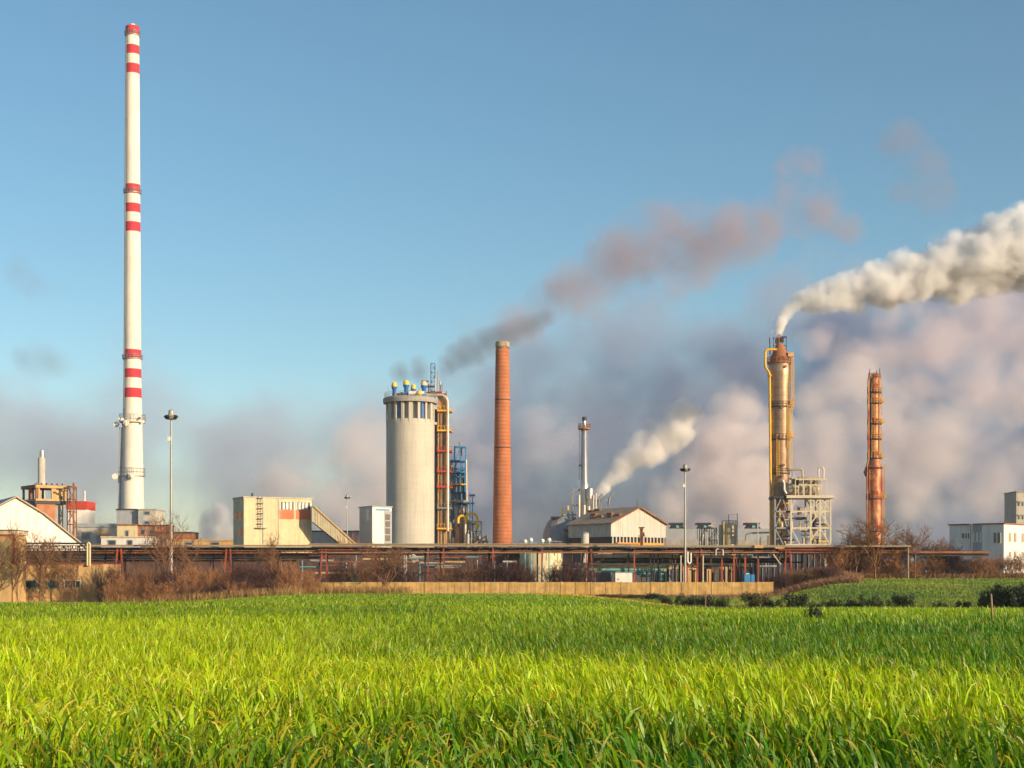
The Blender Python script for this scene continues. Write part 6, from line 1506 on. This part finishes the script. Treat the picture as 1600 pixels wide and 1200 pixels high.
def soft_smoke(name, blobs, D, dens, color, label, cat, nscale, namp=0.9, thr=0.15, step=1.0, stretch=(1, 1, 1), kind=None, warp=1.6, detail=4, jet=0):
    """blobs (px, py, radius px[, depth offset px]); density falls off from every blob centre and is torn by noise"""
    s = D / F
    C = [(Vector((wx(b[0], D), D + (b[3] * s if len(b) > 3 else 0), wz(b[1], D))), b[2] * s) for b in blobs]
    vx = max(r for c, r in C) * 0.17; me = puff_mesh([(c, max(r * 1.25, vx * 1.9)) for c, r in C], vx, 0, 1, smooth=1)
    m = bpy.data.materials.new(name + "_fumes"); m.use_nodes = True; t = m.node_tree; t.nodes.clear(); L = t.links
    o = NN(t, "ShaderNodeOutputMaterial"); v = NN(t, "ShaderNodeVolumePrincipled"); v.inputs["Color"].default_value = c4(color)
    L.new(v.outputs[0], o.inputs["Volume"]); tc = NN(t, "ShaderNodeTexCoord"); cur = None
    wn = NN(t, "ShaderNodeTexNoise", i_Scale=nscale * .55, i_Detail=3.0); L.new(tc.outputs["Object"], wn.inputs["Vector"])
    w1 = NN(t, "ShaderNodeVectorMath", operation='SUBTRACT'); L.new(wn.outputs["Color"], w1.inputs[0]); w1.inputs[1].default_value = (.5, .5, .5)
    w2 = NN(t, "ShaderNodeVectorMath", operation='SCALE'); L.new(w1.outputs[0], w2.inputs[0]); w2.inputs["Scale"].default_value = warp * sum(r for c, r in C) / len(C)
    w3 = NN(t, "ShaderNodeVectorMath", operation='ADD'); L.new(w2.outputs[0], w3.inputs[0]); L.new(tc.outputs["Object"], w3.inputs[1])
    for ci, (c, r) in enumerate(C):
        d = NN(t, "ShaderNodeVectorMath", operation='DISTANCE'); L.new(tc.outputs["Object"] if ci < jet - 2 else w3.outputs[0], d.inputs[0]); d.inputs[1].default_value = c
        g_ = 3.0 if ci < jet else 1.0     # a jet leaves its stack too dense to be torn
        f = vmath(t, 'MULTIPLY_ADD', d.outputs["Value"], -g_ / r, g_)
        cur = f if cur is None else vmath(t, 'MAXIMUM', cur, f)
    mp = NN(t, "ShaderNodeMapping"); mp.inputs["Scale"].default_value = stretch; L.new(tc.outputs["Object"], mp.inputs[0])
    n = NN(t, "ShaderNodeTexNoise", i_Scale=nscale, i_Detail=float(detail), i_Roughness=0.6); L.new(mp.outputs[0], n.inputs["Vector"])
    k = vmath(t, 'MULTIPLY_ADD', n.outputs[0], namp, -0.5 * namp - thr)
    edge = vmath(t, 'MULTIPLY', cur, 6.0, clamp=True)
    q = vmath(t, 'ADD', cur, k, clamp=True); q = vmath(t, 'MULTIPLY', q, edge); q = vmath(t, 'MULTIPLY', q, dens)
    L.new(q, v.inputs["Density"])
    try: m.cycles.volume_step_rate = step
    except Exception: pass
    me.materials.append(m); me.name = name
    ob = bpy.data.objects.new(name, me); COL.objects.link(ob); tag(ob, label, cat, kind=kind); return ob

def smoke_bank(name, D0, D1, a, b, prof, dens, color, nscale, namp, label, cat, fade=30.0, step=1.0, zmin=None, kind="stuff", base=None, dprof=None):
    """a bank of drifting smoke: prof lists (px, py_top) of its ragged upper edge"""
    Dm = (D0 + D1) / 2; xs = [wx(p, Dm) for p, _ in prof]; zs = [wz(q, Dm) for _, q in prof]; x0, x1 = xs[0], xs[-1]; zt = max(zs)
    zb = GZ - 1 if zmin is None else zmin
    mb = MB(); mb.box(wx(a, D0), wx(b, D1) if b > 800 else wx(b, D0), D0, D1, zb, zt + fade * 2.2)
    if a < 800: mb = MB(); mb.box(wx(a, D1), wx(b, D1) if b > 800 else wx(b, D0), D0, D1, zb, zt + fade * 2.2)
    m = bpy.data.materials.new(name + "_fumes"); m.use_nodes = True; t = m.node_tree; t.nodes.clear(); L = t.links
    o = NN(t, "ShaderNodeOutputMaterial"); v = NN(t, "ShaderNodeVolumePrincipled"); v.inputs["Color"].default_value = c4(color)
    L.new(v.outputs[0], o.inputs["Volume"]); tc = NN(t, "ShaderNodeTexCoord"); sx = NN(t, "ShaderNodeSeparateXYZ"); L.new(tc.outputs["Object"], sx.inputs[0])
    fx = vmath(t, 'MULTIPLY_ADD', sx.outputs[0], 1 / (x1 - x0), -x0 / (x1 - x0), clamp=True)
    cr = NN(t, "ShaderNodeValToRGB"); cr.color_ramp.interpolation = 'EASE'; L.new(fx, cr.inputs[0])
    while len(cr.color_ramp.elements) < len(prof): cr.color_ramp.elements.new(0.5)
    dp = dprof or [1.0] * len(prof)
    for e, x, z, dv in zip(cr.color_ramp.elements, xs, zs, dp):
        e.position = min(1, max(0, (x - x0) / (x1 - x0))); e.color = (max(0, z / zt), dv, 0, 1)
    sc = NN(t, "ShaderNodeSeparateColor"); L.new(cr.outputs[0], sc.inputs[0])
    top = vmath(t, 'MULTIPLY', sc.outputs[0], zt)
    f = vmath(t, 'MULTIPLY', vmath(t, 'SUBTRACT', top, sx.outputs[2]), 1 / fade)
    n = NN(t, "ShaderNodeTexNoise", i_Scale=nscale, i_Detail=5.0, i_Roughness=0.58); L.new(tc.outputs["Object"], n.inputs["Vector"])
    nn = vmath(t, 'MULTIPLY_ADD', n.outputs[0], namp, -0.5 * namp)
    # fades at the front, back and ends of the bank
    my = vmath(t, 'ABSOLUTE', vmath(t, 'MULTIPLY_ADD', sx.outputs[1], 2 / (D1 - D0), -(D1 + D0) / (D1 - D0)))
    ey = vmath(t, 'MULTIPLY', vmath(t, 'SUBTRACT', 1.0, my), 3.0, clamp=True)
    f1 = vmath(t, 'MINIMUM', f, 0.25)
    q = vmath(t, 'ADD', f1, nn, clamp=True)
    q = vmath(t, 'MULTIPLY', q, ey); q = vmath(t, 'MULTIPLY', q, vmath(t, 'MULTIPLY', sc.outputs[1], dens))
    L.new(q, v.inputs["Density"])
    try: m.cycles.volume_step_rate = step
    except Exception: pass
    ob = mb.build(name, m); tag(ob, label, cat, kind=kind); return ob

def along(path, n):
    """resample a path of (px, py, r) into n overlapping blobs"""
    L = [0.0]
    for a, b in zip(path[:-1], path[1:]): L.append(L[-1] + math.hypot(b[0]-a[0], b[1]-a[1]) / max(4.0, .5 * (a[2] + b[2])))
    out = []
    for i in range(n):
        q = L[-1] * i / (n - 1)
        for j in range(len(path) - 1):
            if q <= L[j + 1] + 1e-6:
                f = (q - L[j]) / (L[j + 1] - L[j]); a, b = path[j], path[j + 1]
                out.append(tuple(a[m] + (b[m] - a[m]) * f for m in range(3))); break
    return out
W1 = [(1217, 526, 5.5), (1218.5, 514, 7.5), (1225, 495, 12), (1240, 478, 19), (1270, 467, 27), (1320, 457, 36), (1390, 441, 48), (1460, 426, 58), (1530, 410, 68), (1600, 392, 80), (1650, 380, 84)]
soft_smoke("steam_plume", along(W1, 28), 380, 1.7, (0.99, 0.99, 0.99), "thick white steam plume blowing right from the top of the big column", "steam plume", 0.15, namp=1.7, thr=0.14, step=0.22, warp=0.5, detail=7, jet=7)
W2 = [(932, 776, 7), (946, 757, 14), (966, 738, 22), (995, 712, 32), (1025, 690, 42), (1055, 668, 44), (1072, 650, 34)]
soft_smoke("steam_plume", along(W2, 15), 440, 1.0, (0.99, 0.975, 0.96), "smaller ragged white steam plume rising right behind the gabled hall", "steam plume", 0.15, namp=1.9, thr=0.14, step=0.25, warp=0.6, detail=7, jet=4)
soft_smoke("steam_wisp", [(1205, 527, 2.5), (1206, 518, 4), (1207, 507, 4.5), (1209, 497, 3)], 380, 1.0, (0.9, 0.86, 0.86), "tiny pale wisp beside the start of the thick white plume", "steam plume", 0.8, namp=1.2, thr=0.1, step=0.3)
soft_smoke("steam_cloud", [(330, 835, 30), (345, 812, 28), (322, 812, 22), (360, 838, 24), (300, 850, 18)], 470, 0.35, (0.95, 0.90, 0.91), "low pale steam puff left of the cream block", "steam cloud", 0.16, namp=1.8, step=.5, detail=5)
W3 = [(800, 516, 34), (830, 500, 48), (850, 482, 56), (880, 462, 66), (925, 432, 78), (985, 405, 92), (1045, 395, 92), (1105, 385, 88), (1160, 370, 76)]
soft_smoke("brown_smoke_plume", along(W3, 14) + [(1195, 335, 56), (1235, 290, 50), (1255, 258, 40), (1275, 315, 50), (1320, 345, 40)],
    610, 0.062, (0.64, 0.50, 0.51), "long brownish pink smoke trail drifting up right above the brick chimney", "smoke plume", 0.055, namp=3.0, thr=0.14, step=0.5, warp=1.3, detail=7)
soft_smoke("dark_smoke_puff", along([(689, 596, 8), (694, 580, 16), (710, 566, 26), (735, 548, 33), (770, 530, 30), (815, 514, 28), (850, 496, 22)], 12) + [(655, 578, 26), (625, 582, 20)], 408, 0.22, (0.40, 0.40, 0.46), "dark grey smoke puff leaving the masts of the process tower", "smoke plume", 0.16, namp=1.5, thr=0.02, step=0.4, warp=1.1, detail=6)
soft_smoke("smoke_wisp", [(1405, 225, 44), (1440, 265, 54), (1455, 310, 48), (1420, 300, 40)], 460, 0.06, (0.55, 0.48, 0.52), "faint grey smoke wisp high above the white plume at right", "smoke wisp", 0.06, namp=2.6, thr=0.15, step=0.5, detail=5)
soft_smoke("smoke_wisp", [(62, 566, 40), (78, 572, 34), (40, 560, 24)], 500, 0.06, (0.45, 0.45, 0.52), "small dark smoke wisp left of the striped chimney", "smoke wisp", 0.07, namp=2.4, thr=0.12, step=0.5, detail=5)
soft_smoke("smoke_wisp", [(32, 422, 40), (60, 440, 34), (90, 450, 24)], 520, 0.03, (0.45, 0.42, 0.48), "faintest smoke wisp high at the left edge", "smoke wisp", 0.07, namp=2.4, thr=0.12, step=0.5, detail=5)
def haze_box():
    mb = MB(); mb.box(-700, 700, -80, 600, GZ - 4, 215)
    m = bpy.data.materials.new("haze_air"); m.use_nodes = True; t = m.node_tree; t.nodes.clear()
    o = NN(t, "ShaderNodeOutputMaterial"); v = NN(t, "ShaderNodeVolumePrincipled"); v.inputs["Color"].default_value = (0.86, 0.84, 0.95, 1); v.inputs["Density"].default_value = HAZE
    t.links.new(v.outputs[0], o.inputs["Volume"]); tag(mb.build("haze", m), "thin pale air between the field and the works", "haze", kind="stuff")
HAZE = 0.00010
if HAZE > 0: haze_box()

PK = (0.93, 0.88, 0.88)
def cloud(balls, D, dens, color, label, nscale=.042, namp=3.0, thr=.10, step=.5):
    soft_smoke("smoke_cloud", [(a, b, r * 1.35) for a, b, r in balls], D, dens, color, label, "smoke cloud", nscale, namp=namp, thr=thr, step=step, warp=2.0, detail=6)["group"] = "billowing smoke clouds behind the works"
cloud([(400, 785, 26), (440, 768, 34), (475, 742, 42), (515, 712, 50), (555, 690, 52), (590, 720, 50), (530, 765, 48), (600, 780, 44), (560, 800, 40)], 640, 0.09, PK, "pinkish smoke cloud rising behind the cream block and conveyor")
cloud([(700, 690, 36), (720, 640, 40), (745, 700, 44), (720, 760, 46), (825, 660, 40), (850, 720, 50), (820, 800, 40), (870, 790, 40), (890, 700, 40)], 700, 0.045, (0.82, 0.82, 0.90), "blue grey smoke cloud showing either side of the brick chimney")
cloud([(1020, 830, 30), (1060, 790, 40), (1100, 750, 50), (1130, 690, 54), (1150, 640, 40), (1170, 760, 54), (1110, 810, 48), (1190, 820, 44), (1190, 690, 40)], 640, 0.13, PK, "bright pink lit smoke cloud behind the middle floodlight mast")
cloud([(1270, 640, 40), (1310, 700, 54), (1290, 770, 50), (1340, 790, 44), (1380, 660, 56), (1330, 610, 44), (1440, 700, 56), (1250, 720, 40), (1360, 730, 50), (1420, 760, 50), (1500, 690, 50), (1560, 740, 50)], 660, 0.06, PK, "pink smoke cloud between the two tall metal columns")
cloud([(1290, 540, 34), (1350, 560, 46), (1420, 540, 52), (1490, 530, 56), (1560, 500, 60), (1620, 520, 60), (1520, 590, 54), (1600, 600, 60), (1450, 610, 44), (1400, 470, 34), (1440, 440, 34)], 680, 0.07, (0.92, 0.84, 0.86), "mauve smoke cloud under the thick white plume at right")
cloud([(1430, 800, 26), (1460, 790, 26), (1490, 800, 20), (1320, 820, 24), (1350, 835, 20)], 620, 0.06, PK, "small low pale smoke cloud right of the rusty column", .06)
smoke_bank("smoke_bank", 720, 960, 560, 1750, [(560, 780), (680, 630), (740, 560), (860, 510), (1010, 500), (1080, 520), (1160, 500), (1220, 500), (1300, 470), (1400, 440), (1480, 430), (1700, 380)], 0.042, (0.52, 0.60, 0.76), 0.024, 3.8,
    "big bank of blue grey and mauve smoke filling the sky behind the right half of the works", "smoke", fade=46, step=0.5, dprof=[.5, .9, .8, .7, .6, .8, 1, 1, 1, 1, 1, 1])
smoke_bank("low_smog", 1000, 1400, -250, 1900, [(-250, 590), (0, 600), (110, 630), (200, 610), (400, 650), (600, 625), (800, 650), (1000, 640), (1300, 640), (1600, 640), (1900, 640)], 0.0105, (0.64, 0.65, 0.78), 0.013, 3.4,
    "low mauve smog lying along the whole horizon behind the works", "smog", fade=75, step=0.8)
